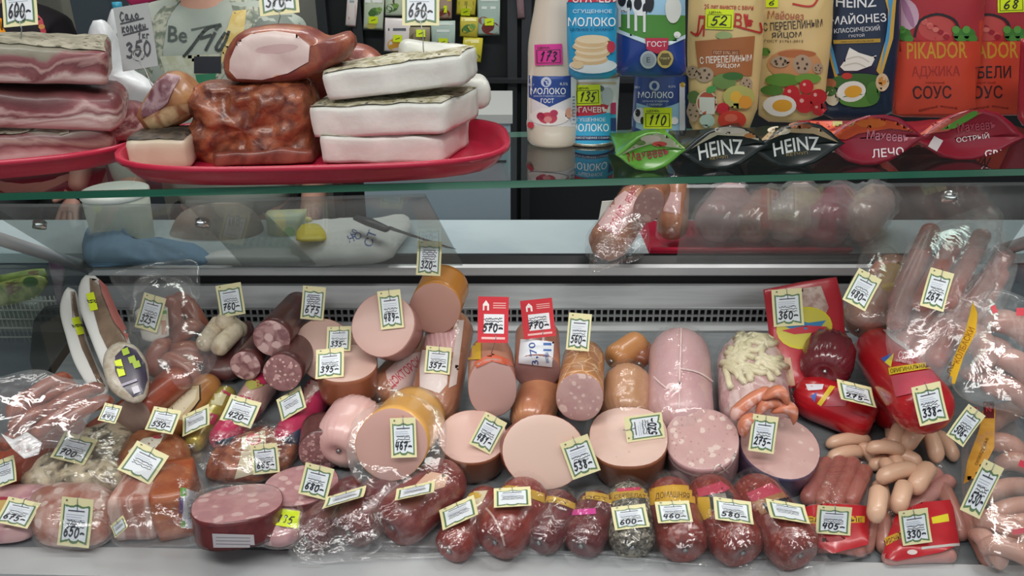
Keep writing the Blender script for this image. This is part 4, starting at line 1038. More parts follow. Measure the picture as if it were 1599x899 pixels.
adj([(1408, -45), (1538, -45), (1534, 60), (1518, 178), (1480, 184), (1410, 183), (1392, 178), (1402, 60)], 186, 1460, 'red adjika sauce pouch with gold lettering right of the navy pouch', ('АДЖИКА', 'a02c28'), 1462, 0, 0)
t = pouch(dn([(1594, 60), (1680, 60), (1680, 200), (1596, 196), (1589, 184)]), 205, 1640, zb, 'dark red pouch cut off by the right picture edge', 'a02434', .014, .01)

# pouches lying on their backs, gusset to the front
def lying(xl, yl, xr, yr, top, bot, label, base, words, topc, depth=.13, prs=()):
    """gusset corners (xl,yl),(xr,yr); crest at top and belly at bot (x,y)"""
    t = T('lying_pouch', label, 'pouch', 'pouches lying on the glass shelf')
    zc = None
    B0 = on(bot[0], bot[1], ('z', zb)); Y = B0.y
    Lc, Rc = on(xl, yl, ('y', Y)), on(xr, yr, ('y', Y)); n = 22; rings = []
    topz = on(top[0], top[1], ('y', Y + .004))
    th = (topz - on(top[0], (yl + yr) / 2, ('y', Y))).z
    wb = (on(bot[0], (yl + yr) / 2, ('y', Y)) - B0).z
    def sec(s, f):
        R = []
        for i in range(n):
            a = 2 * math.pi * i / n; u = math.cos(a); v = math.sin(a)
            P = Lc.lerp(Rc, (u + 1) / 2)
            xx = 1 if abs(u) < .999 else 0
            hgt = (th * max(0, v) ** 1.2 if v > 0 else -wb * (-v) ** 1.2) * (1 - abs(u) ** 3)
            C0 = Lc.lerp(Rc, .5)
            P = C0 + (P - C0) * f[0] + Vector((0, s, hgt * f[1]))
            P += Vector((0, 0, .004 * noise.noise(P * 40))) * min(1, s * 30)
            P.z = max(P.z, zb + .0003 + (.002 if s > .01 else 0)) if s > 0.02 or True else P.z
            P.z -= (P.z - zb - .006) * .75 * (s / depth) if v > 0 else 0
            R.append(P)
        return R
    rings = [sec(.010, (.25, .2)), sec(.008, (.55, .5)), sec(.003, (.85, .85)), sec(0, (1, 1)), sec(.01, (1.0, 1.02)), sec(.03, (.95, .95)), sec(.06, (.88, .75)), sec(.10, (.86, .45)), sec(depth, (.88, .12))]
    V, Fc = loft(rings)
    t.part('pouch_body', V, Fc, GL(base))
    p = Print(t, 5); p.ly = 2
    # upper edge print band
    q = [(xl, yl)]; 
    for pr in prs: getattr(p, pr[0])(*pr[1:])
    for w in words: p.text(*w)
    p.done('label'); return t
lying(962, 243, 1072, 234, (1018, 205), (1012, 267), 'small green seasoning pouch lying foremost below the 110 can', '5c9c34', [('Махеевъ', 1012, 240, 66, 16, '8a2030', 10)], '', prs=[('poly', [(966, 243), (990, 226), (1018, 206), (1040, 210), (1070, 232), (1040, 228), (1016, 224), (990, 232)], 'b4b89c'), ('ell', 1016, 216, 16, 6, 'd8ccc0'), ('ell', 1030, 224, 12, 4, 'c84c48'), ('ell', 1000, 222, 8, 4, '6c8c4c')])
lying(1062, 240, 1202, 226, (1130, 196), (1130, 264), 'black ketchup pouch lying on its back, left of the two black ones', '16201f', [('HEINZ', 1125, 230, 72, 24, 'd8dcd8', 8, 4), ('КЕТЧУП', 1122, 246, 28, 5, '8c7c4c', 6)], '', prs=[('poly', [(1078, 232), (1108, 208), (1140, 197), (1180, 208), (1198, 222), (1160, 212), (1120, 210), (1096, 222)], 'c9c2a8'), ('ell', 1140, 203, 24, 5, 'd8cfc0'), ('ell', 1172, 211, 10, 4, 'b87c48')])
lying(1176, 236, 1320, 224, (1240, 190), (1242, 262), 'black ketchup pouch lying on its back, right of the two black ones', '16201f', [('HEINZ', 1243, 225, 74, 22, 'd8dcd8', 8, 4), ('КЕТЧУП', 1244, 240, 34, 5, '8c7c4c', 6)], '', prs=[('poly', [(1186, 222), (1206, 202), (1240, 190), (1280, 200), (1310, 222), (1270, 208), (1230, 206), (1204, 216)], 'b8a07c'), ('ell', 1216, 204, 18, 6, 'd9cfb8'), ('ell', 1250, 196, 18, 4, '9c5c3c')])
lying(1284, 220, 1446, 214, (1350, 178), (1370, 258), 'dark red lecho sauce pouch lying between black and red pouches', '8c1c30', [('Махеевъ', 1386, 212, 66, 16, 'c47c8c', -4), ('ЛЕЧО', 1386, 238, 50, 14, 'e8d8dc', 4)], '', prs=[('poly', [(1244, 182), (1300, 183), (1350, 180), (1400, 190), (1430, 205), (1390, 200), (1340, 208), (1320, 218), (1296, 214)], 'c8502c'), ('poly', [(1300, 183), (1342, 181), (1330, 196), (1300, 198)], '9c9c4c'), ('ell', 1360, 192, 24, 7, 'd86c2c')])
lying(1428, 220, 1604, 214, (1520, 170), (1530, 250), 'dark red hot ketchup pouch lying at the right end of the shelf', '8a182c', [('Махеевъ', 1524, 196, 60, 15, 'a84858', 6), ('ОСТРЫЙ', 1518, 214, 52, 10, 'dccccc', 8), ('GRI', 1550, 240, 26, 12, 'e0d0d4', 0)], '', prs=[('poly', [(1432, 214), (1460, 192), (1500, 178), (1530, 170), (1534, 176), (1500, 190), (1480, 204), (1450, 208)], 'b85c4c'), ('poly', [(1468, 202), (1516, 174), (1532, 170), (1524, 180), (1490, 200)], '5c9c3c'), ('rect', 1452, 214, 1468, 234, 'cfc4c4', -30)])

# price tags on wire stems, upper shelf
price_tag(30, 6, 54, 70, 5, '600-', 'cream price tag reading 600 over the cured pork bellies', foot=None, d=dep(on(30, 70, ('y', ya + .05))), ring=True, stemto=(33, 74), nm=0)
price_tag(212, 58, 56, 100, 9, '350', 'grey card handwritten in Russian with the price 350 per kilogram', 'plain', d=1.06, ring=True, stemto=(244, 146))
price_tag(434, -10, 62, 66, 6, '370-', 'cream price tag at the top edge over the pale-faced pork joint', d=dep(on(430, 45, ('y', y1 + .06))), ring=True, stemto=(434, 44), nm=0)
price_tag(657, 6, 58, 68, 0, '650-', 'cream price tag reading 650 on a wire stem in the white fat', d=dep(on(657, 85, ('y', y1 + .06))), ring=True, stemto=(663, 92), nm=0)

# ---------------- things lying in the case ----------------
CLIP = M('clip_metal', 'a9abab', .3, metal=.8)
def rest(make, lo=.75, hi=1.75, lift=0, touch=False, sh=.004):
    """push a thing from the customer's side until it meets the deck (or, with touch, a thing already there)"""
    def bad(d):
        V, Fc = make(d)
        if min(v.z - deck(min(v.y, 1.33)) for v in V) < lift - .0005: return True
        if touch:
            c = sum(V, Vector()) / len(V); W_ = [c + (v - c) * (1 - sh / .04) for v in V]
            t = BVHTree.FromPolygons([tuple(v) for v in W_], Fc)
            for s in SOLIDS:
                if s.overlap(t): return True
        return False
    d = lo
    while d < hi and not bad(d + .012): d += .012
    return d
CASE_SOLIDS = len(SOLIDS)
def log(name, label, px, py, a, b, ang, L, face, rind, lift=0, phi=None, touch=False, end='flat', cat='sausage', grp=None, d=None, taper=1, wr=0, bulge=.0, ellip=None, k=2.15, lip=.0012, clip=False, facerough=None, th=0):
    """cut sausage: face centre px,py with image half-axes a (across the body direction) and b (along it); body runs towards image angle ang"""
    an = math.radians(ang); e0 = RT * math.cos(an) + UP * math.sin(an)
    r = rv(px, py).normalized(); e = (e0 - r * e0.dot(r)).normalized(); c = r.cross(e).normalized()
    ph = math.acos(min(.98, b / a)) if phi is None else math.radians(phi)
    ax = (r * math.cos(ph) + e * math.sin(ph)).normalized()
    m = (e - ax * e.dot(ax)).normalized()
    def make(d, L=L):
        ra = a * d / F; rb = b * d / F / math.cos(ph) if phi is not None else ra
        P = pt(px, py, d); R = []; n = 36; ns = 7
        st = [(i / ns * L, 1 + (taper - 1) * i / ns + bulge * math.sin(math.pi * i / ns)) for i in range(ns + 1)]
        if end == 'round':
            L1 = max(L - ra * .8, L * .3); st = [(i / ns * L1, 1 + (taper - 1) * i / ns) for i in range(ns + 1)]
            st += [(L1 + (L - L1) * math.sin(q * math.pi / 10), taper * max(.06, math.cos(q * math.pi / 10))) for q in range(1, 6)]
        for s, g in st:
            ring = []
            for i in range(n):
                t = 2 * math.pi * i / n; cx, sx = math.cos(t), math.sin(t)
                rr = (abs(cx) ** k + abs(sx) ** k) ** (-1 / k) * (1 + wr * .3 * math.sin(t * 11) * (s / L))
                ring.append(P + ax * s + c * (cx * rr * ra * g) + m * (sx * rr * rb * g))
            R.append(ring)
        return loft(R, True, True), R
    if d is None: d = rest(lambda q: make(q)[0], lift=lift, touch=touch)
    (V, Fc), R = make(d)
    t = T(name, label, cat, grp)
    n = 36
    t.part('casing', V[:], Fc[1:] if True else Fc, rind)
    # cut face: slightly domed disc inside the casing lip
    P = sum(R[0], Vector()) / n; FV = [P - ax * .0012]; FF = []
    for q, s in enumerate((.35, .7, .93, .985)):
        FV += [P + (v - P) * s - ax * (.0012 if s < .9 else .0006 if s < .95 else 0) for v in R[0]]
    for i in range(n): FF.append((0, 1 + (i + 1) % n, 1 + i))
    for q in range(3):
        for i in range(n): FF.append((1 + q * n + i, 1 + q * n + (i + 1) % n, 1 + (q + 1) * n + (i + 1) % n, 1 + (q + 1) * n + i))
    t.part('cut_face', FV, FF, face)
    if clip:
        q = R[-1]; c_ = sum(q, Vector()) / n
        t.part('clip', *path_tube([c_, c_ + ax * .012], .004, 8), CLIP)
    t.ax = ax; t.d = d; t.R = R
    return t
def sausage(name, label, near, far, rpx, mat, lift=0, grp='', wr=.05, lift2=None, r=None, rf=None, clip=True, dimple=.25, bend=0, lump=0, k=2.3, cat='sausage', seg=64, tail=0, d=None):
    P0, rr = deckpt(near[0], near[1], rpx, lift, r)
    if d: P0 = pt(near[0], near[1], d); rr = r or rpx * d / F
    P1, _ = deckpt(far[0], far[1], rpx, lift if lift2 is None else lift2, rr)
    t = T(name, label, cat, grp or None)
    t.part('casing', *capsule(P0, P1, rr, rf, seg, 8, wr, bend, dimple=dimple, lump=lump, k=k), mat)
    ax = (P1 - P0).normalized()
    if clip:
        q = P0 - ax * rr * (1 - dimple)
        t.part('clip', *path_tube([q + ax * .004, q - ax * .004], .0035, 8), CLIP, solid=False)
        if tail: t.part('casing_tail', *path_tube([q - ax * .003, q - ax * (.003 + tail)], [.003, .007], 8, sq=.4), mat, solid=False)
    t.P0, t.P1, t.r, t.axis = P0, P1, rr, ax
    return t
def wrapped(t, grow=.004, mat=None, near=.012, crinkle=.0035, name='clear_wrap', seg=64):
    """loose plastic wrap around a sausage"""
    P0, P1, r, ax = t.P0, t.P1, t.r, t.axis
    V, Fc = capsule(P0 - ax * near, P1 + ax * .006, r + grow, None, seg, 14, .04, 0, k=2.4)
    sd = random.random() * 9
    V = [v + noise.noise_vector(v * 55 + Vector((sd, 0, 0))) * crinkle for v in V]
    V = [Vector((v.x, v.y, max(v.z, deck(v.y) + .001))) for v in V]
    t.part(name, V, Fc, mat or FILM, solid=False)
def film_blob(t, out, plane, tf=.012, tb=.002, nz=.006, mat=None, name='clear_wrap', sc=45, rings=8, p=4):
    V, Fc = blob(out, plane, tf, tb, rings, nz=nz, sc=sc, p=p)
    return t.part(name, V, Fc, mat or FILM, solid=False)
# materials
BOL = M('bologna_pink', 'c8a49a', .42, 'd8b0a8', 26, spots=[(70, 'c9a099', .1)], coat=.1)
BOLP = M('bologna_pale', 'dcbeb0', .42, 'e0c4b6', 20, coat=.1)
BOLD = M('bologna_rosy', 'cf9f98', .42, 'd4a8a0', 26, spots=[(55, 'dbb6ae', .12)], coat=.1)
HAMF = M('ham_face', 'b8948f', .4, 'b08a88', 24, spots=[(44, 'd0b6ae', .3), (90, 'cbb0a8', .25)], coat=.12)
SPK = M('speckled_ham', 'c49e9a', .4, 'c09896', 20, spots=[(60, 'd8c0b8', .3), (150, 'a88480', .2)], coat=.1)
SALF = M('dark_salami_face', '8e6666', .42, '805858', 50, spots=[(70, 'b89290', .3), (150, 'c4a49c', .3)], coat=.1)
HAMD = M('marbled_ham_face', '7c5456', .4, 'aa8482', 30, .42, .58, spots=[(58, 'c4a4a0', .42)], coat=.1)
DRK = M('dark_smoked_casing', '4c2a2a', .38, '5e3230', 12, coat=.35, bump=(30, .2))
ORG = M('orange_casing', 'b27a48', .35, 'bc8454', 9, coat=.3)
TAN = M('tan_casing', 'a87054', .35, 'b47c5e', 14, coat=.35, bump=(20, .2))
BRN = M('brown_casing', '8a5238', .35, '985e42', 9, coat=.35)
REDB = M('reddish_brown_casing', '8e4a3e', .35, '9c5648', 10, coat=.35)
PNK = M('pink_casing', 'd4a6a2', .35, 'd9b0aa', 8, coat=.4)
FRK = M('frankfurter_casing', 'b06c60', .38, 'a46058', 20, coat=.35)
SMF = M('smoked_frankfurter', '7c4234', .38, '94543f', 30, .4, .6, coat=.35, bump=(50, .3))
PALE = M('pale_sausage_casing', 'dcb498', .36, 'd6ac90', 16, coat=.3)
SAL = M('salami_casing', '7c2e2a', .34, '8e3c34', 30, .35, .65, coat=.35, bump=(40, .25))
SALB = M('bright_salami_casing', '86342a', .34, '742a26', 34, .35, .65, spots=[(130, 'a0564a', .25)], coat=.35, bump=(45, .2))
SALD = M('burgundy_casing', '5a2026', .34, '6a2a2c', 24, coat=.4, bump=(40, .25))
PEP = M('pepper_crust', '8c8678', .7, '4a4640', 70, .42, .56, spots=[(120, 'c4bca8', .25)], bump=(90, 1))
REDC = M('glossy_red_casing', 'b81824', .28, 'ac1620', 6, coat=.5)

# --- back row ---
# pane side: two foam trays and an oval tub leaning at the left
def oval_tray(label, p_top, p_bot, wpx, thick_px, plane, mats, stk=None, name='foam_tray'):
    """oval tray seen from its rim, leaning: centre line p_top..p_bot"""
# left leaning trays
def lean_tray(name, label, outer, inner, plane, colo, cin, tf=.012, tb=.012, stx=None):
    t = T(name, label, 'food tray', 'oval trays leaning at the left side')
    t.part('tray_rim', *blob(outer, plane, tf, tb, 6, p=6), colo)
    p = Print(t, 6); p.ly = 2
    p.poly(inner, cin); p.done('contents', 'packed food seen inside')
    return t
WH = M('white_foam', 'dcdcd8', .5)
LB = M('light_brown_fish', '85705e', .45, '6e5c4c', 16, .4, .6, coat=.4)
t = lean_tray('foam_tray', 'white oval foam tray of brown fish leaning on the glass side, left of two', [(98, 462), (106, 448), (116, 452), (118, 470), (124, 500), (140, 550), (158, 590), (170, 612), (160, 620), (146, 612), (120, 570), (104, 520), (95, 484)], [(110, 455), (116, 456), (122, 490), (132, 530), (156, 588), (164, 604), (154, 600), (128, 545), (114, 500)], ('cam', 1.36, .0006), WH, LB)
p = Print(t, 6); p.ly = 9; p.rect(117, 496, 126, 524, 'd8e82a', 18); p.hand('55', 121, 510, 5, 12, 1.2, rot=108); p.done('price_sticker', 'yellow price sticker')
t = lean_tray('foam_tray', 'white oval foam tray of brown fish with reddish edge, right of two', [(124, 446), (134, 429), (148, 430), (166, 452), (182, 490), (196, 520), (204, 545), (198, 580), (180, 592), (164, 578), (140, 520), (126, 480)], [(140, 434), (150, 436), (166, 460), (186, 505), (198, 535), (196, 560), (176, 562), (156, 520), (142, 470)], ('cam', 1.33, .0006), WH, LB)
p = Print(t, 6); p.ly = 9; p.rect(139, 458, 151, 486, 'd8e82a', 14); p.hand('55', 145, 472, 6, 12, 1.2, rot=104); p.poly([(152, 436), (164, 448), (184, 494), (204, 532), (202, 548), (196, 530), (176, 500), (160, 460)], 'a8605a'); p.done('price_sticker', 'yellow price sticker and red print')
t = lean_tray('plastic_tub', 'oval ribbed plastic tub with a dark purple printed lid at the left', [(162, 570), (168, 545), (186, 533), (208, 538), (226, 560), (232, 590), (228, 620), (212, 630), (190, 622), (172, 605)], [(180, 556), (196, 540), (212, 546), (226, 568), (230, 592), (224, 614), (208, 620), (192, 604), (180, 580)], ('cam', 1.27, .0004), M('ribbed_clear_plastic', 'a89c88', .3, 'bcb4a6', 60, coat=.4), M('purple_lid', '3c3648', .3, coat=.3))
p = Print(t, 5); p.ly = 8; p.rect(183, 562, 194, 588, 'd8e82a', 16); p.hand('70', 188, 575, 5, 12, 1.2, rot=100)
for x, y in ((197, 550), (207, 562), (214, 570)): p.rect(x - 5, y - 5, x + 5, y + 5, '9cb43c', 20)
p.rect(190, 596, 216, 600, 'a8a4b4', 20); p.rect(208, 604, 218, 614, 'cfccd6', 20); p.done('lid_print')
# back of neighbouring case seen at the far left
nb = T('wire_basket', 'pale wire basket of green packs beyond the left glass side', 'basket')
Y = 1.36
def npx(x, y, Y=1.36): return on(x, y, ('y', Y))
V, Fc = [], []
a, b_ = npx(-90, 470), npx(84, 462)
for i in range(5):
    z0 = npx(0, 470 + i * 14); V, Fc = merge((V, Fc), path_tube([Vector((a.x, Y, z0.z)), Vector((b_.x - i * .006, Y, z0.z)), Vector((b_.x - i * .006, Y + .05, z0.z))], .002, 5))
nb.part('horizontal_wires', V, Fc, M('white_wire', 'b9c2bc', .5), solid=False, stuff=True)
V, Fc = [], []
for i in range(26):
    x = a.x + (b_.x - a.x) * i / 25; V, Fc = merge((V, Fc), path_tube([Vector((x, Y, npx(0, 462).z)), Vector((x, Y, npx(0, 534).z))], .0013, 4))
nb.part('upright_wires', V, Fc, M('white_wire'), solid=False, stuff=True)
nb.part('inner_liner', *box(((a.x + b_.x) / 2 - .02, Y + .03, npx(0, 500).z), (b_.x - a.x) - .06, .05, .05), M('basket_liner', '8fa096', .6), smooth=False)
for i, (o, c) in enumerate(([[(-30, 452), (20, 436), (60, 430), (74, 440), (60, 462), (20, 476), (-30, 480)], 'a8b460'], [[(-20, 436), (30, 424), (70, 420), (76, 434), (40, 444), (0, 448)], '8ea850'])):
    t = T('green_pack', ('green and brown snack pack on top in the wire basket', 'green snack pack at the back of the wire basket')[i], 'packet', 'packs in the wire basket')
    t.part('packet', *blob(o, ('y', 1.365 + i * .02), .012, .015, 5, nz=.004), M('green_pack_' + c, c, .4, '6f8a38', 30, coat=.3))
    p = Print(t, 7); p.poly([(8, 440), (24, 432), (34, 450), (14, 462)] if i == 0 else [(44, 424), (60, 422), (60, 432), (46, 436)], '7c5a3c'); p.ell(48, 440, 12, 8, '3c6c2c'); p.done()
t = T('purple_bag', 'purple and white plastic bag behind the left glass side', 'plastic bag'); t.part('bag_film', *blob([(75, 400), (92, 408), (102, 420), (98, 470), (108, 510), (96, 500), (84, 446)], ('y', 1.36), .006, .006, 5, nz=.002), M('purple_white_film', '6c4468', .4, 'b4b0b4', 8, .45, .55))
t = T('green_box', 'dark green box with a brown face behind the white foam trays', 'box')
A_ = npx(46, 572, 1.45); B_ = npx(150, 600, 1.45)
t.part('box_body', *blob(dn([(52, 500), (70, 478), (120, 474), (152, 500), (160, 620), (60, 620), (46, 560)]), ('y', 1.33), .01, .03, 6, p=5), M('dark_green', '1f2a26', .5)); p = Print(t, 8); p.poly([(62, 508), (90, 492), (118, 494), (148, 530), (156, 600), (84, 590)], '5e5248'); p.done('face_panel')

# bags of sausages: helper
def bag(label, out, plane, tf=.03, tb=.01, mat=None, nz=.006, tw=None, name='clear_bag', grp='clear plastic bags in the case', sc=30):
    t = T(name, label, 'plastic bag', grp)
    V, Fc = blob(out, plane, tf, tb, 9, nz=nz, sc=sc, p=4)
    V = [Vector((v.x, v.y, max(v.z, deck(v.y) + .001))) for v in V]
    t.part('bag_film', V, Fc, mat or BAG, solid=False)
    return t
def frank(label, a, b, rpx, d0, mat, name='frankfurter', grp=None, d1=None, bend=.004, cat='sausage', wr=.03, clip=False):
    P0, P1 = pt(a[0], a[1], d0), pt(b[0], b[1], d1 or d0); r = rpx * d0 / F
    for P in (P0, P1):
        g = P.z - deck(P.y) - r
        if g < 0: P.z -= g
    V, Fc = capsule(P0, P1, r, r * .95, 12, 6, wr, bend, k=2.2)
    base = sum(V, Vector()) / len(V); base.z = min(v.z for v in V)
    o, t = mesh_obj(name, V, Fc, mat, base)
    tag_obj(o, label=label, category=cat, group=grp); return o
g = 'thick brownish sausages in the bag at the back left'
for i, (a, b) in enumerate((((285, 468), (318, 520)), ((268, 475), (275, 520)), ((300, 510), (262, 548)), ((250, 560), (300, 545)), ((262, 580), (300, 560)), ((240, 575), (250, 540)), ((300, 585), (268, 560)))):
    frank('thick brownish pink sausage in the clear bag beside the 325 tag', a, b, 15, 1.42 - i * .015, M('thick_sausage', '965646', .38, 'a4644f', 14, coat=.4), 'thick_sausage', g)
pkt = T('white_packet', 'white paper packet behind the 325 tag', 'packet'); pkt.part('paper', *blob(dn([(210, 486), (240, 470), (262, 480), (264, 524), (240, 534), (222, 530)]), ('cam', 1.37, .0003), .01, .01, 5, nz=.002), M('white_paper', 'd6d4cc', .7))
p = Print(pkt, 6); p.rect(250, 470, 262, 530, 'd2cdb0', 4); p.rect(252, 480, 260, 490, '5f9c54', 4); p.rect(252, 500, 260, 522, 'b88c7c', 4); p.done()
bag('clear bag of thick brownish sausages at the back left, beside the 325 tag', [(206, 480), (212, 440), (240, 425), (290, 428), (308, 460), (312, 500), (336, 520), (334, 570), (300, 605), (240, 608), (212, 570), (200, 520)], ('cam', 1.37, .0006), .035, .01)
bag('loose clear bag hanging over the back left corner, above the foam trays', [(170, 430), (210, 415), (300, 405), (312, 440), (308, 470), (290, 440), (240, 430), (215, 445), (200, 470), (182, 450)], ('cam', 1.40, .0004), .006, .004)

# white-mould sausages (three stubs)
MLD = M('white_mould_casing', 'dccdb4', .7, 'bba88c', 30, .45, .7, bump=(40, .7))
g = 'three stubby white-moulded sausages under the 760 tag'
for i, (a, b, l) in enumerate((((352, 502), (372, 515), 'stubby white-moulded sausage, upper one behind the other two'), ((322, 534), (340, 508), 'stubby white-moulded sausage, left of three'), ((344, 540), (366, 518), 'stubby white-moulded sausage, front right of three'))):
    frank(l, a, b, 15, 1.375 - i * .012, MLD, 'moulded_sausage', g, d1=1.395 - i * .012, wr=.08, bend=0)
# darkness under them: filled by an added dark mass
t = T('darkness_filler', 'dark mass added for the darkness under the white-moulded sausages', 'meat'); t.part('rind', *blob([(318, 545), (350, 525), (388, 500), (396, 540), (372, 590), (330, 592), (312, 575)], ('cam', 1.46, .0006), .03, .03, 6, nz=.004, p=4), DRK)

# dark logs
g = 'dark-skinned cut sausages at the back left'
log('cut_sausage', 'dark-skinned cut sausage showing marbled ham, top of the three at the back', 424, 528, 29, 26, 48, .16, HAMD, DRK, lift=.045, grp=g)
log('cut_sausage', 'dark-skinned cut sausage with a large pink ham piece, left of three', 383, 571, 24, 20, 50, .13, HAMD, DRK, lift=.012, grp=g)
log('cut_sausage', 'dark-skinned cut sausage with fine pale specks, lowest right of three', 441, 582, 30, 27, 52, .17, SALF, DRK, lift=.012, grp=g)

# emulsion sausages, upper group
g = 'pale pink cut boiled sausages, upper pile'
def tone(c): return M('face_' + c, c, .42, c, 20, spots=[(60, c, .05)], coat=.1)
# lower ones first
t = sausage('boiled_sausage', 'whole boiled sausage in white and red printed wrap, left of the 357 one', (607, 607), (652, 556), 34, TAN, lift=.0, grp='whole printed boiled sausages', wr=.08)
p = Print(t, 5); p.ly = 2; p.poly([(602, 580), (628, 556), (662, 548), (664, 580), (640, 606), (616, 610), (606, 600)], 'dcc0bc'); p.text('ДОКТОРСК', 632, 582, 62, 17, 'c43c50', 40); p.ell(628, 566, 10, 4, 'e6d4d0', 40); p.done('printed_wrap'); wrapped(t)
t = sausage('boiled_sausage', 'long boiled sausage with pink and white printed wrap, carrying the 357 tag', (679, 628), (702, 520), 39, TAN, lift=.01, lift2=.05, grp='whole printed boiled sausages', wr=.06)
p = Print(t, 5); p.ly = 2
p.poly([(665, 520), (700, 512), (716, 516), (712, 548), (700, 552), (664, 544)], 'd3a4a6'); p.poly([(660, 546), (700, 552), (698, 600), (686, 614), (656, 604), (656, 570)], 'e0d2ce'); p.poly([(716, 500), (724, 500), (712, 600), (700, 606), (706, 560)], 'dfd2cc')
for i in range(6): p.rect(668 + i * 7, 520, 671 + i * 7, 543, 'deb8b8', 8)
p.text('ВЕС', 680, 550, 18, 5, 'c45a68'); p.done('printed_wrap'); wrapped(t)
log('cut_sausage', 'large cut boiled sausage with pink face and clear film, carrying the 489 tag', 598, 507, 50, 47, -30, .08, tone('c7a298'), M('pinkish_casing', 'b88a84', .35, coat=.4), lift=.075, phi=15, grp=g)
log('cut_sausage', 'cut boiled sausage with bright orange rind on the top of the pile', 679, 482, 40, 39, 66, .055, tone('bf968a'), M('bright_orange_casing', 'c08038', .35, coat=.3), lift=.11, phi=38, grp=g)
tE = log('cut_sausage', 'short cut boiled sausage standing with orange-brown rind, carrying the 395 tag', 541, 566, 48, 29, -84, .055, tone('d4b2a6'), BRN, lift=.045, grp=g, taper=.95)
log('cut_sausage', 'oblique cut boiled sausage face behind the 395 piece, with half hidden tag', 508, 546, 46, 52, -40, .045, tone('cfaca0'), TAN, phi=25, d=tE.d + .05, grp=g)

# middle back: J K L M N O P Q
g = 'cut boiled sausages leaning at the centre back'
t = sausage('boiled_sausage', 'rounded tan boiled sausage lying under the 770 tag and half hidden', (832, 648), (846, 600), 36, M('tan_glossy', 'b97a5c', .3, 'c48a66', 12, coat=.5), grp='whole wrapped boiled sausages, centre', wr=.05)
t = log('cut_sausage', 'cut boiled sausage with rosy face, below the red 570 tag', 769, 606, 38, 45, 93, .085, SPK if False else tone('bd9a94'), M('rosy_brown_casing', 'a87060', .35, 'b47e68', 10, coat=.35), lift=.03, phi=28, grp=g)
p = Print(t, 6); p.ly = 4; p.poly([(742, 566), (768, 553), (796, 562), (800, 572), (768, 563), (744, 574)], 'c0583c'); p.rect(732, 536, 752, 562, 'c8a02c'); p.done('printed_band')
t = log('cut_sausage', 'cut ham sausage with a white numbered label, below the red 770 tag', 839, 580, 36, 26, 90, .075, M('darker_pink_face', 'a98482', .42, 'a07a78', 14, coat=.1), M('rosy_brown_casing'), lift=.05, phi=50, grp=g)
p = Print(t, 6); p.ly = 4; p.poly([(814, 530), (864, 534), (862, 572), (810, 566)], 'dbe0e6'); p.text('3,70', 834, 552, 34, 12, '2a4c8c', 100); p.rect(848, 536, 860, 540, '4a6cac'); p.rect(848, 546, 860, 549, '4a6cac'); p.text('МЯСНАЯ', 854, 558, 14, 5, '4a6cac', -80); p.done('label')
t = log('cut_sausage', 'cut ham sausage with netted orange rind, below the 560 tag', 905, 620, 37, 37, 84, .16, HAMF, M('netted_orange_casing', 'a87148', .35, 'b47e54', 12, coat=.4, veins=(42, 'd8b088', .03)), lift=.02, phi=22, grp=g)
t = sausage('boiled_sausage', 'small orange sausage end at the back beside the large mortadella', (966, 556), (990, 540), 22, ORG, lift=.02, grp='whole wrapped boiled sausages, centre', wr=.04)
t = sausage('boiled_sausage', 'small brown sausage end touching the large mortadella at the back', (1000, 560), (1004, 545), 15, BRN, lift=.02, grp='whole wrapped boiled sausages, centre', wr=.1)
t = sausage('boiled_sausage', 'film-wrapped tan sausage behind the sideways 520 tag', (978, 634), (980, 606), 40, M('wrapped_tan_casing', 'cb9c7c', .35, 'b98a66', 9, coat=.4), grp='whole wrapped boiled sausages, centre', wr=.04, rf=None)
wrapped(t, .003)
t = sausage('mortadella', 'very large pale pink mortadella in clear film at the centre back', (1062, 640), (1061, 560), 51, M('mortadella_casing', 'cba0a2', .38, 'd0a8a8', 7, coat=.35), wr=.02, k=2.6, clip=False, dimple=.1)
V, Fc = blob([(1008, 560), (1014, 518), (1040, 502), (1080, 502), (1106, 520), (1116, 560), (1118, 640), (1108, 668), (1016, 668), (1006, 630)], ('deck', .06), .05, .01, 7, nz=.003, sc=40, p=4)
wrapped(t, .004, BAG, crinkle=.003)
s = Print(t, 5); s.ly = 12; s.line([(1064, 508), (1062, 570), (1060, 636)], 2, 'dcc4c0'); s.line(smooth_line([(1062, 578), (1090, 584), (1112, 598)]), 2, 'dcc4c0'); s.line(smooth_line([(1024, 590), (1040, 606), (1060, 612)]), 2, 'dcc4c0'); s.done('string')
t = sausage('netted_ham', 'marbled ham roll with folded creamy fat netting on top, right of the mortadella', (1178, 632), (1172, 572), 54, M('marbled_pink', 'c49c9c', .4, 'dcc4c0', 26, .42, .58, coat=.3), clip=False, wr=.04)
V, Fc = [], []
rn = random.Random(4)
for i in range(60):
    x = 1122 + rn.random() * 98; y = 524 + rn.random() * 54; h = cast(x, y, t.bv)
    if not h: continue
    Q = [h[0] + Vector((.003, -.002, .002))]
    a = rn.uniform(-.6, .6)
    for s in range(4):
        x += 9 * math.cos(a); y += 9 * math.sin(a); a += rn.uniform(-.8, .8); h = cast(x, y, t.bv)
        if h: Q.append(h[0] + h[1] * .003)
    if len(Q) > 2: V, Fc = merge((V, Fc), path_tube(Q, .0055, 7))
t.part('fat_netting', V, Fc, M('creamy_fat', 'd9d0b2', .5, 'cfc6a4', 20), stuff=True)
wrapped(t, .005, crinkle=.004)

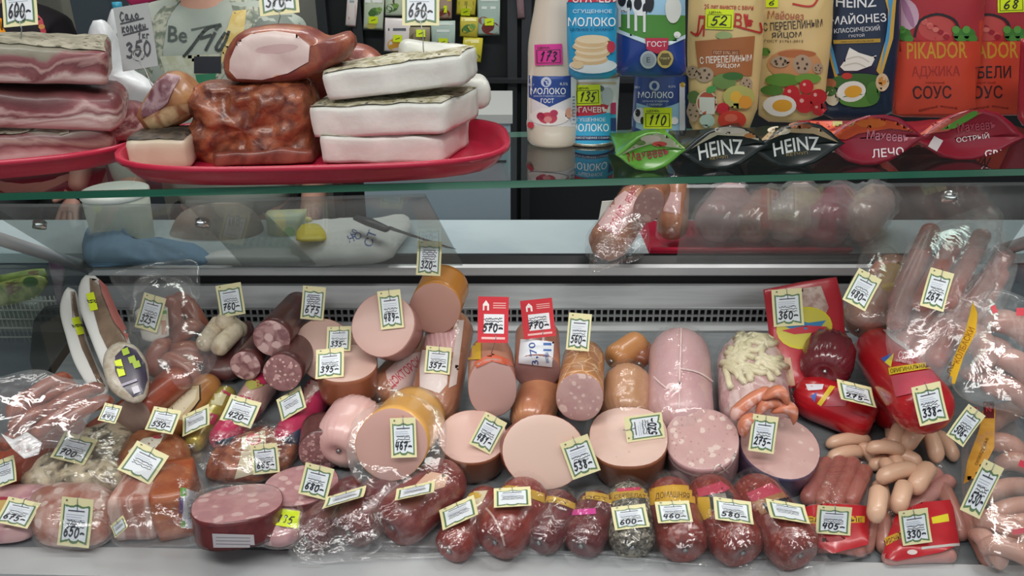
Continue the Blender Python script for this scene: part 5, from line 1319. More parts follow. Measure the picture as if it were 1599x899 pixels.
# back right
t = T('red_sausage_pack', 'red and clear pack with a yellow oval emblem, carrying the 360 tag', 'packet')
t.part('packet', *blob(dn([(1192, 452), (1250, 440), (1306, 432), (1316, 470), (1322, 560), (1300, 600), (1230, 606), (1206, 570)]), ('cam', 1.37, .0004), .012, .012, 7, nz=.002, p=5), M('red_pack', 'b02a36', .3, 'bc3440', 8, coat=.4))
p = Print(t, 6); p.poly([(1240, 452), (1282, 446), (1294, 480), (1280, 510), (1240, 500)], M('pack_window', 'a8867c', .3, 'c4aca4', 40)); p.ell(1256, 512, 44, 33, 'cfc030', 8); p.ell(1256, 512, 40, 29, 'c8bc4a', 8); p.poly([(1222, 508), (1240, 498), (1262, 504), (1290, 500), (1280, 512), (1240, 516)], '3c7cb0'); p.poly([(1220, 516), (1260, 508), (1292, 510), (1286, 518), (1240, 522)], 'c03040'); p.rect(1210, 560, 1238, 604, 'c8a484', 10); p.done()
t = sausage('boiled_sausage', 'dark burgundy sausage end with pleated skin facing forward, above the red 275 one', (1291, 566), (1294, 552), 40, M('burgundy_gloss', '6a2830', .25, '5c2028', 10, coat=.6), lift=.04, grp='', wr=.06, dimple=.45)
t = sausage('boiled_sausage', 'boiled sausage with yellow-brown label band in the bag under the 480 tag', (1352, 496), (1394, 430), 34, M('rosy_brown_casing'), lift=.05, lift2=.09, grp='', wr=.05)
p = Print(t, 6); p.poly([(1376, 414), (1410, 408), (1420, 440), (1412, 462), (1376, 452)], 'b4843c'); p.rect(1376, 440, 1420, 446, 'c8a048', 10); p.done('printed_band')
bag('crumpled clear bag around the banded sausage, carrying the 480 tag', [(1318, 470), (1336, 420), (1352, 384), (1380, 380), (1400, 396), (1424, 400), (1416, 450), (1396, 500), (1350, 510), (1322, 500)], ('cam', 1.30, .0006), .04, .01)
g = 'long frankfurters in the big bag at the back right'
for i, (a, b) in enumerate((((1404, 470), (1452, 362)), ((1400, 500), (1440, 400)), ((1428, 560), (1500, 470)), ((1462, 560), (1530, 440)), ((1500, 540), (1560, 430)), ((1410, 540), (1450, 480)), ((1480, 470), (1532, 370)), ((1440, 470), (1490, 380)), ((1392, 560), (1418, 520)), ((1500, 500), (1570, 400)), ((1440, 600), (1480, 540)))):
    frank('long pink frankfurter in the big bag carrying the 267 tag', a, b, 16, 1.29 - (i % 4) * .02, FRK, 'frankfurter', g, d1=1.33 - (i % 3) * .02)
bag('big clear knotted bag of pink frankfurters at the back right, with the 267 tag', [(1384, 540), (1392, 460), (1420, 380), (1458, 350), (1510, 330), (1540, 320), (1560, 330), (1555, 370), (1580, 400), (1578, 430), (1556, 490), (1500, 590), (1440, 606), (1400, 590)], ('cam', 1.235, .0003), .045, .015, MILKY)

# V, W red sausages
t = sausage('red_sausage', 'big glossy red sausage with yellow band and white print, beside the 338 tag', (1438, 630), (1376, 552), 47, REDC, lift=.0, lift2=.035, grp='big glossy red sausages', wr=.02, clip=False, dimple=0, d=1.13)
p = Print(t, 5); p.ly = 2
p.poly([(1374, 510), (1396, 516), (1440, 552), (1420, 550), (1392, 530)], 'd8cfd0'); p.poly([(1376, 560), (1392, 552), (1388, 572)], '3c5cb0'); p.poly([(1382, 566), (1396, 552), (1392, 574)], 'd8c83c')
p.rect(1400, 550, 1432, 568, 'b02838', -14); p.text('СПК', 1412, 556, 18, 12, 'e4d8d8', -10); p.text('КАЧЕСТВО', 1413, 566, 26, 4, 'e4d8d8', -12)
p.poly([(1388, 575), (1450, 566), (1452, 576), (1390, 586)], 'd8b828'); p.text('ОРИГИНАЛЬНАЯ', 1420, 576, 58, 7, '302418', 9); p.poly([(1392, 588), (1454, 578), (1470, 604), (1400, 620)], 'b44858'); p.done('label')
t = sausage('red_sausage', 'shorter glossy red sausage with pleated end, carrying the red-row 275 tag', (1335, 645), (1276, 622), 37, REDC, lift=.0, grp='big glossy red sausages', wr=.05, dimple=.3)
p = Print(t, 5); p.ly = 2; p.poly([(1258, 600), (1286, 600), (1284, 608), (1262, 610)], 'd8d4dc'); p.poly([(1266, 618), (1276, 612), (1272, 628)], '3c5cb0'); p.poly([(1276, 630), (1296, 602), (1304, 604), (1282, 634)], 'd8b828'); p.poly([(1286, 634), (1306, 606), (1330, 606), (1320, 634)], 'b04450'); p.done('label')
t = sausage('red_sausage', 'red sausage with yellow label hidden behind the 338 tag', (1400, 655), (1366, 630), 24, REDC, grp='big glossy red sausages', wr=.05, clip=False)

# --- middle row of big cut pieces ---
g = 'big cut boiled sausages, middle row'
t = sausage('boiled_sausage', 'pale pink sausage end with pleated skin, left of the 467 piece', (542, 682), (553, 664), 48, M('pleated_pink', 'd9aeaa', .35, 'dfb8b2', 8, coat=.4), wr=.045, dimple=.4, clip=True)
t = log('cut_sausage', 'cut boiled sausage with orange rind in crumpled film, carrying the 467 tag', 611, 694, 55, 55, 50, .12, tone('c89d93'), M('orange_rind', 'd6a054', .35, 'dcaa62', 7, coat=.3), lift=.002, phi=24, grp=g)
film_blob(t, [(540, 706), (552, 655), (586, 630), (608, 624), (610, 602), (628, 612), (664, 624), (692, 648), (698, 690), (682, 744), (640, 772), (585, 766), (552, 746)], ('cam', t.d + .125, .0004), .010, .010, .006, mat=BAG)
log('cut_sausage', 'squat cut boiled sausage with brown side, carrying the 481 tag', 738, 680, 53, 41, -88, .05, tone('d2aea4'), BRN, grp=g, taper=.97)
t = log('cut_sausage', 'largest egg-shaped pale cut sausage face, carrying the 538 tag', 850, 705, 58, 66, 172, .05, tone('d2b4a6'), REDB, lift=.0, phi=12, grp=g, k=2.0, taper=.94)
log('cut_sausage', 'cut boiled sausage with pale face and brown side, carrying the sideways 520 tag', 981, 680, 61, 46, -88, .06, M('pale_speckled_face', 'd2b2a6', .42, 'd6b6aa', 18, spots=[(46, 'c9a49c', .1), (30, 'e6ccc2', .12)], coat=.1), BRN, grp=g, taper=.9, k=2.4)
t = log('cut_sausage', 'pink cut sausage flecked with fat and tied with white string, right of the 520 piece', 1096, 684, 56, 47, -88, .065, SPK, M('mortadella_casing'), grp=g)
s = Print(t, 4, t.bv); s.ly = 5; s.line(smooth_line([(1046, 712), (1060, 730), (1096, 742), (1132, 732), (1149, 706)]), 2.2, 'e2d4cc'); s.line(smooth_line([(1110, 738), (1122, 726), (1136, 736)]), 2, 'e2d4cc'); s.done('string')
t = log('cut_sausage', 'pink cut ham sausage flecked with fat and blue-grey side, with the 275 cut-face tag', 1218, 696, 60, 47, -110, .05, M('flecked_face', 'c49c96', .4, 'c8a29c', 18, spots=[(50, 'd6bcb4', .2), (90, '94685f', .08)], coat=.1), M('blue_grey_casing', '6c5468', .35, '4c4c6c', 8, coat=.4), grp=g)
# frosted small frankfurters
FROST = M('frosted_frankfurter', 'c87a5c', .4, 'dcb4ac', 22, .48, .6, coat=.2)
for i, (a, b, l) in enumerate((((1150, 644), (1196, 612), 'left upper'), ((1190, 634), (1216, 628), 'middle'), ((1222, 636), (1240, 646), 'right'), ((1160, 668), (1176, 652), 'lowest left'), ((1206, 612), (1226, 618), 'topmost right'))):
    frank('small orange frankfurter with frosty white patches behind the cut-face 275 tag, %s one' % l, a, b, 11, 1.165 - i * .004, FROST, 'small_frankfurter', 'small frosty frankfurters in the middle')

# left middle: smoked log, packs
t = log('smoked_sausage_piece', 'smoked reddish log with a pale cut end, behind the 550 tag at the left', 206, 650, 27, 25, 38, .09, M('grey_pink_face', '9c8278', .5, 'a48c80', 20), M('smoked_red', '8c3f2e', .38, '9a4a34', 16, coat=.35), phi=62, grp='', cat='sausage')
t = sausage('smoked_sausage', 'golden-brown smoked sausage with a cream paper label, left of the gold pack', (266, 664), (322, 606), 24, M('golden_brown', 'a0683a', .35, 'b07844', 14, coat=.4), grp='', wr=.03)
p = Print(t, 5); p.ly = 2; p.poly([(262, 640), (290, 604), (314, 602), (312, 624), (284, 656), (262, 652)], 'c8b48c'); p.poly([(266, 640), (290, 610), (308, 608), (304, 624), (282, 648)], 'd9ccb0'); p.line([(312, 602), (312, 624), (290, 654)], 2.5, '3c2a20'); p.done('label')
def roll(label, near, far, r, mats, prints, name='wrapped_sausage', wr=.06, lift=0, grp='colourfully wrapped sausages at the left'):
    t = sausage(name, label, near, far, r, mats, grp=grp, wr=wr, lift=lift)
    p = Print(t, 5); p.ly = 2
    for q in prints: getattr(p, q[0])(*q[1:])
    p.done('printed_wrap'); wrapped(t, .0025, crinkle=.002); return t
GOLD = M('gold_foil', 'a8983c', .25, 'c0b050', 30, metal=.3, coat=.3)
roll('gold foil sausage with a pink band, between the cream-labelled and pink packs', (306, 688), (352, 618), 17, GOLD, [('poly', [(310, 640), (340, 648), (334, 664), (304, 656)], 'c23a5c'), ('poly', [(326, 612), (354, 616), (346, 634), (318, 628)], 'd0cba0'), ('rect', 346, 612, 362, 616, 'b43050', -30), ('text', 'ГОСТ', 322, 652, 20, 7, 'e8c8a0', -14)])
PK = M('raspberry_casing', 'bc2a56', .3, 'c43462', 8, coat=.45)
roll('raspberry pink wrapped sausage under the 420 tag', (352, 682), (404, 612), 24, PK, [('poly', [(376, 590), (420, 600), (412, 618), (370, 608)], 'd4a8a0'), ('poly', [(336, 690), (384, 674), (396, 686), (350, 700)], '2c3a54')])
roll('pink and green striped wrapped sausage under the dark cut ones', (392, 628), (424, 578), 24, M('beige_pink_casing', 'c9a198', .35, coat=.4), [('poly', [(388, 588), (424, 578), (440, 592), (400, 604)], 'c42c58'), ('poly', [(380, 596), (400, 590), (412, 602), (390, 610)], 'b0b050')])
roll('raspberry pink wrapped sausage with dark blue end, left of the pleated pink one', (452, 680), (502, 606), 25, PK, [('poly', [(430, 692), (470, 668), (488, 686), (450, 706)], '2c3a54'), ('poly', [(440, 610), (478, 590), (510, 600), (478, 624)], 'c9a198')])

# big clear bag of smoked sausages, far left
g = 'smoked thin sausages in the bag at the far left'
for i, (a, b) in enumerate((((30, 640), (110, 604)), ((24, 664), (90, 636)), ((60, 676), (128, 628)), ((20, 640), (60, 612)), ((80, 640), (150, 606)), ((100, 660), (165, 625)), ((48, 620), (100, 590)), ((10, 690), (66, 656)))):
    frank('thin reddish smoked sausage in the big clear bag at the far left', a, b, 12, 1.14 - (i % 3) * .012 + .0, SMF, 'smoked_frankfurter', g, d1=1.17 - (i % 3) * .012, wr=.05)
bag('big clear bag of thin smoked sausages at the far left edge', [(-20, 600), (0, 588), (60, 576), (100, 590), (150, 596), (172, 620), (140, 650), (120, 690), (60, 700), (10, 690), (-20, 680)], ('cam', 1.10, .0008), .03, .01)
t = sausage('smoked_sausage', 'thick reddish-brown smoked sausage at the left edge with a white tag', (-10, 745), (105, 676), 30, M('smoked_red'), grp='', wr=.03, clip=False)
t = sausage('smoked_sausage', 'small red sausage with a pink label just left of the smoked log', (146, 672), (196, 636), 14, M('smoked_red'), grp='', wr=.03)
p = Print(t, 5); p.poly([(146, 650), (166, 632), (186, 634), (164, 658)], 'cfc0b4'); p.ell(162, 644, 6, 4, 'c43c4c'); p.done('label')
t = T('white_paper_bag', 'white crumpled film scrap over the thick smoked sausage at the left edge', 'plastic bag', 'clear plastic bags in the case')
t.part('bag_film', *blob([(0, 676), (20, 686), (42, 674), (64, 692), (60, 710), (38, 716), (20, 700)], ('cam', 1.045, .0008), .002, .001, 5, nz=.004, dense=0), film('scrap_film', .35, .2, cap=.15), solid=False)
# mouldy cured meats
t = T('cured_meat_pack', 'vacuum pack of grey-white mouldy cured meat lying at the left', 'packet')
MO = M('mouldy_meat', '5e5648', .5, 'cfc2a6', 22, .38, .58, spots=[(60, 'd8d0bc', .25)], bump=(30, .9), coat=.5)
V, Fc = blob([(30, 740), (50, 706), (96, 680), (130, 672), (180, 664), (208, 676), (220, 700), (206, 724), (188, 762), (130, 766), (60, 764), (34, 756)], ('deck', .014), .024, .015, 9, nz=.010, sc=30, p=3.5)
t.part('meat', V, Fc, MO); film_blob(t, [(26, 744), (44, 700), (96, 674), (130, 666), (184, 658), (214, 672), (228, 700), (212, 730), (192, 770), (130, 772), (56, 772), (28, 760)], ('deck', .02), .030, .004, .004, VAC)
# hock with paper label
t = T('smoked_hock', 'golden smoked hock with a white paper label, behind the upright bacon block', 'meat')
V, Fc = blob([(184, 740), (190, 706), (220, 684), (262, 680), (292, 690), (300, 712), (290, 738), (250, 752), (200, 756)], ('deck', .014), .032, .015, 9, nz=.008, sc=34, p=3)
t.part('meat', V, Fc, M('glazed_hock', '84482f', .35, 'a87450', 18, .35, .65, coat=.6, bump=(30, .7)))
p = Print(t, 5); p.poly([(200, 704), (224, 684), (256, 680), (250, 692), (238, 704), (204, 712)], 'd9d6c8'); p.ell(246, 682, 8, 3, 'c43c4c'); p.poly([(262, 730), (284, 726), (292, 740), (276, 748)], 'd8b4b0'); p.done('label')
# vacuum packed roast pieces
t = T('roast_meat_pack', 'vacuum pack of reddish roast meat with a cream label, carrying the 665 tag', 'packet')
V, Fc = blob([(326, 722), (350, 690), (390, 676), (430, 672), (462, 684), (468, 706), (444, 734), (400, 752), (350, 752), (320, 742)], ('deck', .012), .030, .012, 9, nz=.010, sc=38, p=3)
t.part('meat', V, Fc, M('roast_meat', '6e3428', .35, 'a8684c', 28, .36, .64, coat=.6, bump=(40, .8)))
p = Print(t, 5); p.poly([(378, 682), (414, 672), (416, 698), (440, 700), (430, 730), (366, 748), (376, 712)], 'cfc4a8'); p.ell(396, 686, 12, 9, 'c4505c'); p.ell(396, 686, 8, 5, 'd8c8b8'); p.text('МЯСО', 396, 686, 13, 4, 'b03848'); p.done('label')
film_blob(t, [(296, 690), (310, 680), (350, 684), (400, 668), (440, 664), (480, 690), (476, 714), (448, 742), (400, 760), (340, 764), (316, 740), (300, 716)], ('deck', .016), .036, .004, .006, VAC)
# round salami slice
log('cut_salami', 'round cut of coarse salami with a string, right of the roast pack', 502, 704, 35, 29, 86, .05, SALF, DRK, phi=38, cat='sausage')
# ham slices
HM2 = M('ham_slice_face', 'bc8e90', .36, 'b08084', 24, spots=[(45, 'd0b0ae', .32)], coat=.35)
t = log('ham_piece', 'cut ham with pink mottled face, carrying the 680 tag', 470, 756, 58, 30, -82, .018, HM2, SALD, cat='ham', lift=.004, taper=.96)
t = log('ham_piece', 'large ham in clear film with oval pink face and dark burgundy side, front left', 371, 784, 68, 27, -86, .040, HM2, SALD, cat='ham', k=2.5, taper=.97)
p = Print(t, 5); p.ly = 3; p.poly([(332, 832), (396, 834), (398, 854), (334, 854)], 'b9b4b8')
for yy in (838, 843, 848): p.line([(338, yy), (390, yy + 1)], 1, '7c7880')
p.done('label')
film_blob(t, [(258, 792), (290, 786), (306, 768), (350, 756), (400, 758), (440, 772), (442, 800), (420, 830), (416, 852), (330, 854), (296, 846), (300, 812)], ('deck', .045), .014, .002, .003, VAC)
t = T('ham_pack', 'small film-wrapped ham piece with the yellow 185 sticker, front left', 'ham')
V, Fc = blob([(398, 836), (412, 812), (436, 794), (466, 796), (478, 812), (468, 838), (440, 852), (412, 848)], ('deck', .040), .016, .012, 7, nz=.003, sc=40, p=3.5)
t.part('meat', V, Fc, HM2); film_blob(t, [(376, 830), (402, 826), (430, 790), (470, 788), (486, 810), (474, 842), (440, 858), (404, 852)], ('deck', .040), .020, .003, .002, VAC)
sticker(t, 446, 810, 40, 26, '185', rot=-8, lines=False, label='yellow price sticker reading 185')
# bacon block
t = T('bacon_block', 'upright block of smoked bacon in film with orange-red side and streaky face', 'meat')
A_, B_ = on(180, 846, ('deck', .002)), on(246, 846, ('deck', .002))
V, Fc = slab(A_, B_, .085, .074, .002, .14)
t.part('streaky_face', V, Fc, M('streaky_face', 'b07464', .35, 'd8b8ac', 14, .44, .56, coat=.5, stretch=(5, 2, .6)))
A2, B2 = on(247, 848, ('deck', .002)), on(306, 842, ('deck', .002)); B2 = A2 + (B2 - A2); B2.y = A2.y + .012
V, Fc = slab(A2, B2, .09, .076, .0015, .12)
t.part('orange_side', V, Fc, M('orange_bacon_side', 'a04c2a', .35, 'b4663a', 12, coat=.5))
p = Print(t, 5); p.ly = 3; p.poly([(286, 762), (312, 770), (310, 826), (284, 822)], 'd0d2da'); p.rect(282, 762, 290, 774, '5c9c3c'); p.rect(280, 776, 286, 800, '6c4c84'); p.rect(282, 812, 290, 822, '5c9c3c')
for yy in (780, 786, 792, 800, 808): p.line([(294, yy), (306, yy + 1)], 1, '8c8c98')
p.done('label')
film_blob(t, [(174, 846), (184, 760), (196, 730), (256, 728), (300, 736), (322, 760), (318, 800), (312, 846), (250, 852)], ('deck', .05), .03, .01, .003, VAC)
# packed ham slices bottom-left
t = T('sliced_ham_pack', 'vacuum-packed ham chunk with marbled pink face, carrying the 650 tag at front left', 'ham')
V, Fc = blob([(46, 812), (56, 780), (90, 764), (130, 762), (172, 768), (186, 790), (176, 826), (150, 848), (100, 852), (62, 846)], ('deck', .014), .034, .014, 8, nz=.004, sc=34, p=4)
t.part('meat', V, Fc, M('marbled_chunk', 'ccaaa0', .35, 'ad7464', 14, .42, .6, spots=[(44, 'dcc4bc', .3)], coat=.5))
film_blob(t, [(40, 816), (50, 776), (90, 758), (130, 755), (178, 762), (194, 790), (184, 830), (152, 854), (100, 858), (56, 852)], ('deck', .016), .038, .006, .003, VAC)
t = T('sliced_sausage_pack', 'pack of sliced sausage with a yellow oval label at the far left corner', 'packet')
V, Fc = blob([(-30, 800), (-10, 770), (30, 762), (90, 764), (84, 780), (56, 800), (50, 836), (0, 848), (-30, 840)], ('deck', .010), .022, .010, 7, nz=.003, sc=34, p=4)
t.part('meat', V, Fc, M('pale_slices', 'c8a0a0', .35, 'b88890', 16, coat=.5)); p = Print(t, 5); p.ell(14, 792, 36, 16, 'a03848', -8); p.ell(16, 793, 31, 12, 'c8a868', -8); p.done('label')

# --- front row of salamis ---
g = 'dark whole sausages lined up along the front edge'
def fr(label, near, far, r, mat, wrap=True, wr=.05, prints=(), dimple=.45):
    t = sausage('salami', label, near, far, r, mat, grp=g, wr=wr, dimple=dimple)
    if prints:
        p = Print(t, 5); p.ly = 2
        for q in prints: getattr(p, q[0])(*q[1:])
        p.done('printed_band')
    if wrap: wrapped(t, .0035, crinkle=.0035)
    return t
fr('dark burgundy salami in a shiny bag, leftmost of the front row', (492, 828), (548, 775), 32, SALD)
fr('dark burgundy salami in a shiny bag, second from the left of the front row', (560, 815), (612, 762), 38, SALD)
fr('thick dark red salami in crumpled film with a pink paper end, third from the left', (632, 806), (686, 759), 44, M('dark_red_mottled', '74302e', .34, '84403a', 30, coat=.4, bump=(40, .3)), prints=[('poly', [(646, 760), (670, 736), (700, 742), (694, 760), (668, 768)], 'cfa890')])
fr('dark red salami with a cream label band, fourth from the left', (712, 846), (756, 789), 31, SAL, prints=[('poly', [(702, 800), (726, 768), (762, 766), (752, 786), (726, 812)], 'cdbfa0'), ('rect', 716, 786, 744, 794, 'a83c44', 30), ('ell', 742, 774, 10, 5, 'c8a23c')])
YB = 'c29a34'
def band(cx, cy, hw, hh, slope=0, c=YB, txt=None, curve=6):
    P = [(cx - hw, cy - hh + slope), (cx - hw * .5, cy - hh - curve * .7 + slope * .5), (cx, cy - hh - curve), (cx + hw * .5, cy - hh - curve * .7 - slope * .5), (cx + hw, cy - hh - slope), (cx + hw, cy + hh - slope), (cx + hw * .5, cy + hh - curve * .7 - slope * .5), (cx, cy + hh - curve), (cx - hw * .5, cy + hh - curve * .7 + slope * .5), (cx - hw, cy + hh + slope)]
    o = [('poly', P, c)]
    if txt: o.append(('text', txt, cx, cy - curve * .5, hw * 1.3, hh * .9, '5a3c18', 0, curve * .6))
    return o
fr('thick dark red salami with a yellow band, fifth from the left', (786, 828), (816, 787), 43, SAL, prints=band(806, 772, 44, 7, -6) + [('line', smooth_line([(756, 790), (770, 806), (782, 830), (788, 850)]), 3, 'c9a8a0')])
fr('slim burgundy salami with a yellow band, left of the pink-stickered one', (850, 832), (872, 797), 33, SALD, prints=band(866, 786, 32, 5, -5, txt='ГОСТ'))
t = fr('burgundy salami with a yellow band and small pink sticker', (914, 836), (930, 799), 34, SALD, wrap=False, prints=band(926, 780, 34, 6, -3, txt='ГОСТ') + [('rect', 894, 795, 930, 804, 'd03c94', 4)]); wrapped(t)
fr('salami coated in grey cracked pepper with a yellow band', (986, 836), (982, 787), 36, PEP, prints=band(984, 776, 37, 7, 3, txt='СЕРВЕЛАТ') + [('rect', 964, 762, 1000, 767, 'c43c5c', 4)])
fr('orange-red salami with a wide yellow printed band, right of the peppered one', (1064, 838), (1048, 783), 40, SALB, prints=band(1050, 776, 40, 13, 2, 'd0a02c', 'ДОМАШНЯЯ') + [('text', 'колбаса', 1050, 786, 40, 5, '5a3c18')])
fr('orange-red salami with pink, black and yellow label, carrying the 580 tag', (1148, 842), (1112, 781), 42, SALB, prints=[('poly', [(1090, 770), (1130, 760), (1144, 772), (1146, 790), (1100, 800), (1092, 790)], '3a3436'), ('poly', [(1088, 764), (1126, 752), (1140, 762), (1132, 768), (1092, 776)], 'b43850'), ('poly', [(1090, 776), (1108, 776), (1112, 806), (1100, 812), (1090, 790)], 'c8a02c'), ('poly', [(1112, 774), (1132, 770), (1136, 782), (1116, 790)], '8a8078')])
fr('orange-red salami with pink, tan and black label, rightmost of the front row', (1234, 846), (1184, 781), 43, SALB, prints=[('poly', [(1166, 770), (1204, 754), (1222, 768), (1176, 786)], 'b43850'), ('poly', [(1174, 784), (1222, 768), (1232, 784), (1190, 804)], '9c6c44'), ('poly', [(1190, 786), (1230, 776), (1240, 790), (1200, 802)], '26242c')])
t = bag('clear film strip spread along the front edge under the salamis', [(452, 850), (470, 800), (500, 792), (520, 830), (580, 856), (680, 850), (720, 838), (780, 862), (860, 868), (960, 862), (1060, 870), (1140, 876), (1190, 872), (1230, 876), (1290, 866), (1290, 896), (1200, 896), (1100, 884), (1000, 882), (900, 876), (800, 872), (740, 866), (640, 870), (560, 872), (500, 884), (456, 880)], ('deck', .004), .008, .001, MILKY, nz=.005, sc=60)
t = bag('large clear bag over the two leftmost salamis of the front row', [(452, 880), (462, 826), (500, 790), (560, 760), (620, 740), (640, 750), (610, 800), (598, 850), (560, 872), (500, 886)], ('deck', .045), .022, .002, FILM, nz=.007, sc=50)

# --- pile of pale cocktail sausages ---
PL = []
spec = [((1302, 712), (1340, 704), 12, 0), ((1300, 690), (1350, 684), 12, 0), ((1388, 662), (1392, 680), 10, 0), ((1350, 700), (1362, 712), 12, 0), ((1374, 700), (1396, 690), 12, 0), ((1368, 724), (1392, 722), 12, 0), ((1374, 758), (1380, 796), 13, 0),
        ((1412, 668), (1414, 700), 12, 1), ((1364, 698), (1402, 700), 12, 2), ((1418, 690), (1438, 666), 15, 2), ((1448, 672), (1462, 708), 14, 1), ((1468, 680), (1488, 708), 12, 0), ((1410, 712), (1428, 720), 13, 1), ((1398, 716), (1402, 728), 11, 1),
        ((1382, 742), (1424, 732), 14, 2), ((1432, 756), (1448, 732), 15, 2), ((1404, 786), (1412, 760), 14, 2), ((1372, 768), (1368, 800), 14, 3), ((1396, 690), (1404, 668), 12, 2), ((1384, 724), (1390, 736), 12, 1)]
CL = ['pale cocktail sausage, ' + q for q in ['lower of two at the far left tip of the pile', 'upper of two at the far left tip of the pile', 'small end peeping out at the top beside the red sausage', 'almost hidden between the left pair and the middle', 'short stub behind the left middle one', 'hidden under the centre of the pile', 'lying deep beside the left frankfurter pack', 'upright one just left of the topmost', 'lying level left of the centre', 'slanting topmost one under the red sausage', 'long upright one right of the topmost', 'rightmost one of the pile below the 506 tag', 'short one just under the topmost', 'short one seen end-on at the centre', 'level one across the lower centre', 'slanting one right of the lower centre', 'slanting one above the 330 tag', 'lowest upright one left of the 330 tag', 'leaning one just left of the topmost', 'short one left of the lower centre']]
base = None
for i, (a, b, r, l) in enumerate(spec):
    rr = r * 1.12 / F
    P0, _ = deckpt(a[0], a[1], r, l * .014 + .004, rr); P1, _ = deckpt(b[0], b[1], r, l * .014 + .004, rr)
    L = max((P1 - P0).length, .006)
    if base is None:
        V, Fc = capsule(Vector((-.5, 0, 0)) * .03, Vector((.5, 0, 0)) * .03, .0115, None, 14, 6, .03, .002)
        o, _t = mesh_obj('cocktail_sausage', V, Fc, PALE, Vector((0, 0, 0)), None); SOLIDS.pop(); base = o
    else: o = base.copy(); COL.objects.link(o)
    o.location = (P0 + P1) / 2; ax = (P1 - P0).normalized(); u = Vector((0, 0, 1)) - ax * ax.z; u.normalize(); w = u.cross(ax)
    sx = (L + 2 * rr) / (.03 + .023); sy = rr / .0115
    o.matrix_world = Matrix.Translation((P0 + P1) / 2) @ Matrix((ax, -w, u)).transposed().to_4x4() @ Matrix.Diagonal((sx, sy, sy, 1))
    mw = o.matrix_world.copy(); SOLIDS.append(BVHTree.FromPolygons([tuple(mw @ v.co) for v in base.data.vertices], [tuple(p.vertices) for p in base.data.polygons]))
    tag_obj(o, label=CL[i], category='sausage', group='loose pile of pale cocktail sausages')
# frankfurter packs
def fpack(label, out, plane, red, prints, sausages, r=13, mat=FRK):
    t = T('frankfurter_pack', label, 'packet', 'frankfurter packs at the front right')
    d0 = None
    V, Fc = [], []
    for a, b in sausages:
        P0, P1 = on(a[0], a[1], plane), on(b[0], b[1], plane); rr = r * dep(P0) / F
        t.part('frankfurter', *capsule(P0, P1, rr, None, 12, 6, .02, .002), mat)
    V, Fc = blob(out, plane, .018, .012, 7, nz=.002, sc=40, p=5)
    t.part('clear_pouch', V, Fc, VAC, solid=False)
    tr = [BVHTree.FromPolygons([tuple(v) for v in V], Fc)]; SOLIDS.append(tr[0])
    p = Print(t, 6, tr); p.ly = 1
    p.poly(red, M('pack_red', 'b4222c', .3, coat=.4))
    for q in prints: getattr(p, q[0])(*q[1:])
    p.done('printed_label'); return t
fpack('pack of pinkish frankfurters with a red printed end, carrying the 405 tag', dn([(1248, 780), (1262, 730), (1300, 712), (1352, 716), (1364, 760), (1360, 868), (1300, 880), (1256, 850)]), ('deck', .016), [(1252, 792), (1290, 786), (1358, 790), (1356, 850), (1300, 864), (1262, 846)],
      [('poly', [(1258, 806), (1350, 806), (1350, 816), (1258, 818)], 'd0a82c'), ('text', 'СЛИВОЧНЫЕ', 1304, 812, 84, 7, '5c2c18'), ('ell', 1290, 840, 30, 6, '8c1a22')],
      [((1262, 776), (1290, 724)), ((1284, 780), (1312, 722)), ((1306, 782), (1332, 724)), ((1330, 780), (1350, 736)), ((1270, 800), (1340, 800)), ((1280, 850), (1340, 856))])
fpack('pack of frankfurters with red label and yellow stripe, carrying the 330 tag', dn([(1370, 800), (1400, 760), (1470, 720), (1484, 740), (1500, 860), (1490, 884), (1384, 884), (1374, 860)]), ('deck', .012), [(1400, 800), (1440, 784), (1486, 780), (1498, 850), (1470, 862), (1400, 876), (1378, 870), (1386, 840)],
      [('poly', [(1454, 808), (1480, 802), (1482, 814), (1456, 818)], 'd8cc28'), ('poly', [(1382, 840), (1410, 828), (1412, 838), (1384, 852)], 'd0a02c'), ('text', 'МЯСНЫЕ', 1396, 842, 30, 8, '4c2418', 24), ('line', [(1440, 856), (1496, 850)], 4, 'b8b4b0'), ('ell', 1424, 862, 8, 4, 'd8c8c4')],
      [((1410, 780), (1460, 740)), ((1430, 790), (1480, 752)), ((1400, 820), (1480, 800)), ((1400, 850), (1480, 840)), ((1390, 870), (1480, 866))], mat=M('pale_pink_frank', 'c08880', .4, coat=.3))
g = 'dim frankfurters under the cocktail sausages'
for a, b in (((1380, 850), (1378, 790)), ((1352, 850), (1362, 800)), ((1500, 800), (1540, 870)), ((1470, 760), (1500, 830))):
    P, r_ = deckpt(a[0], a[1], 13, 0)
    frank('dim brownish frankfurter lying between the packs under the pale pile', a, b, 13, dep(P), M('dim_frank', 'a87468', .4, coat=.3), 'frankfurter', g, d1=dep(deckpt(b[0], b[1], 13, 0)[0]))
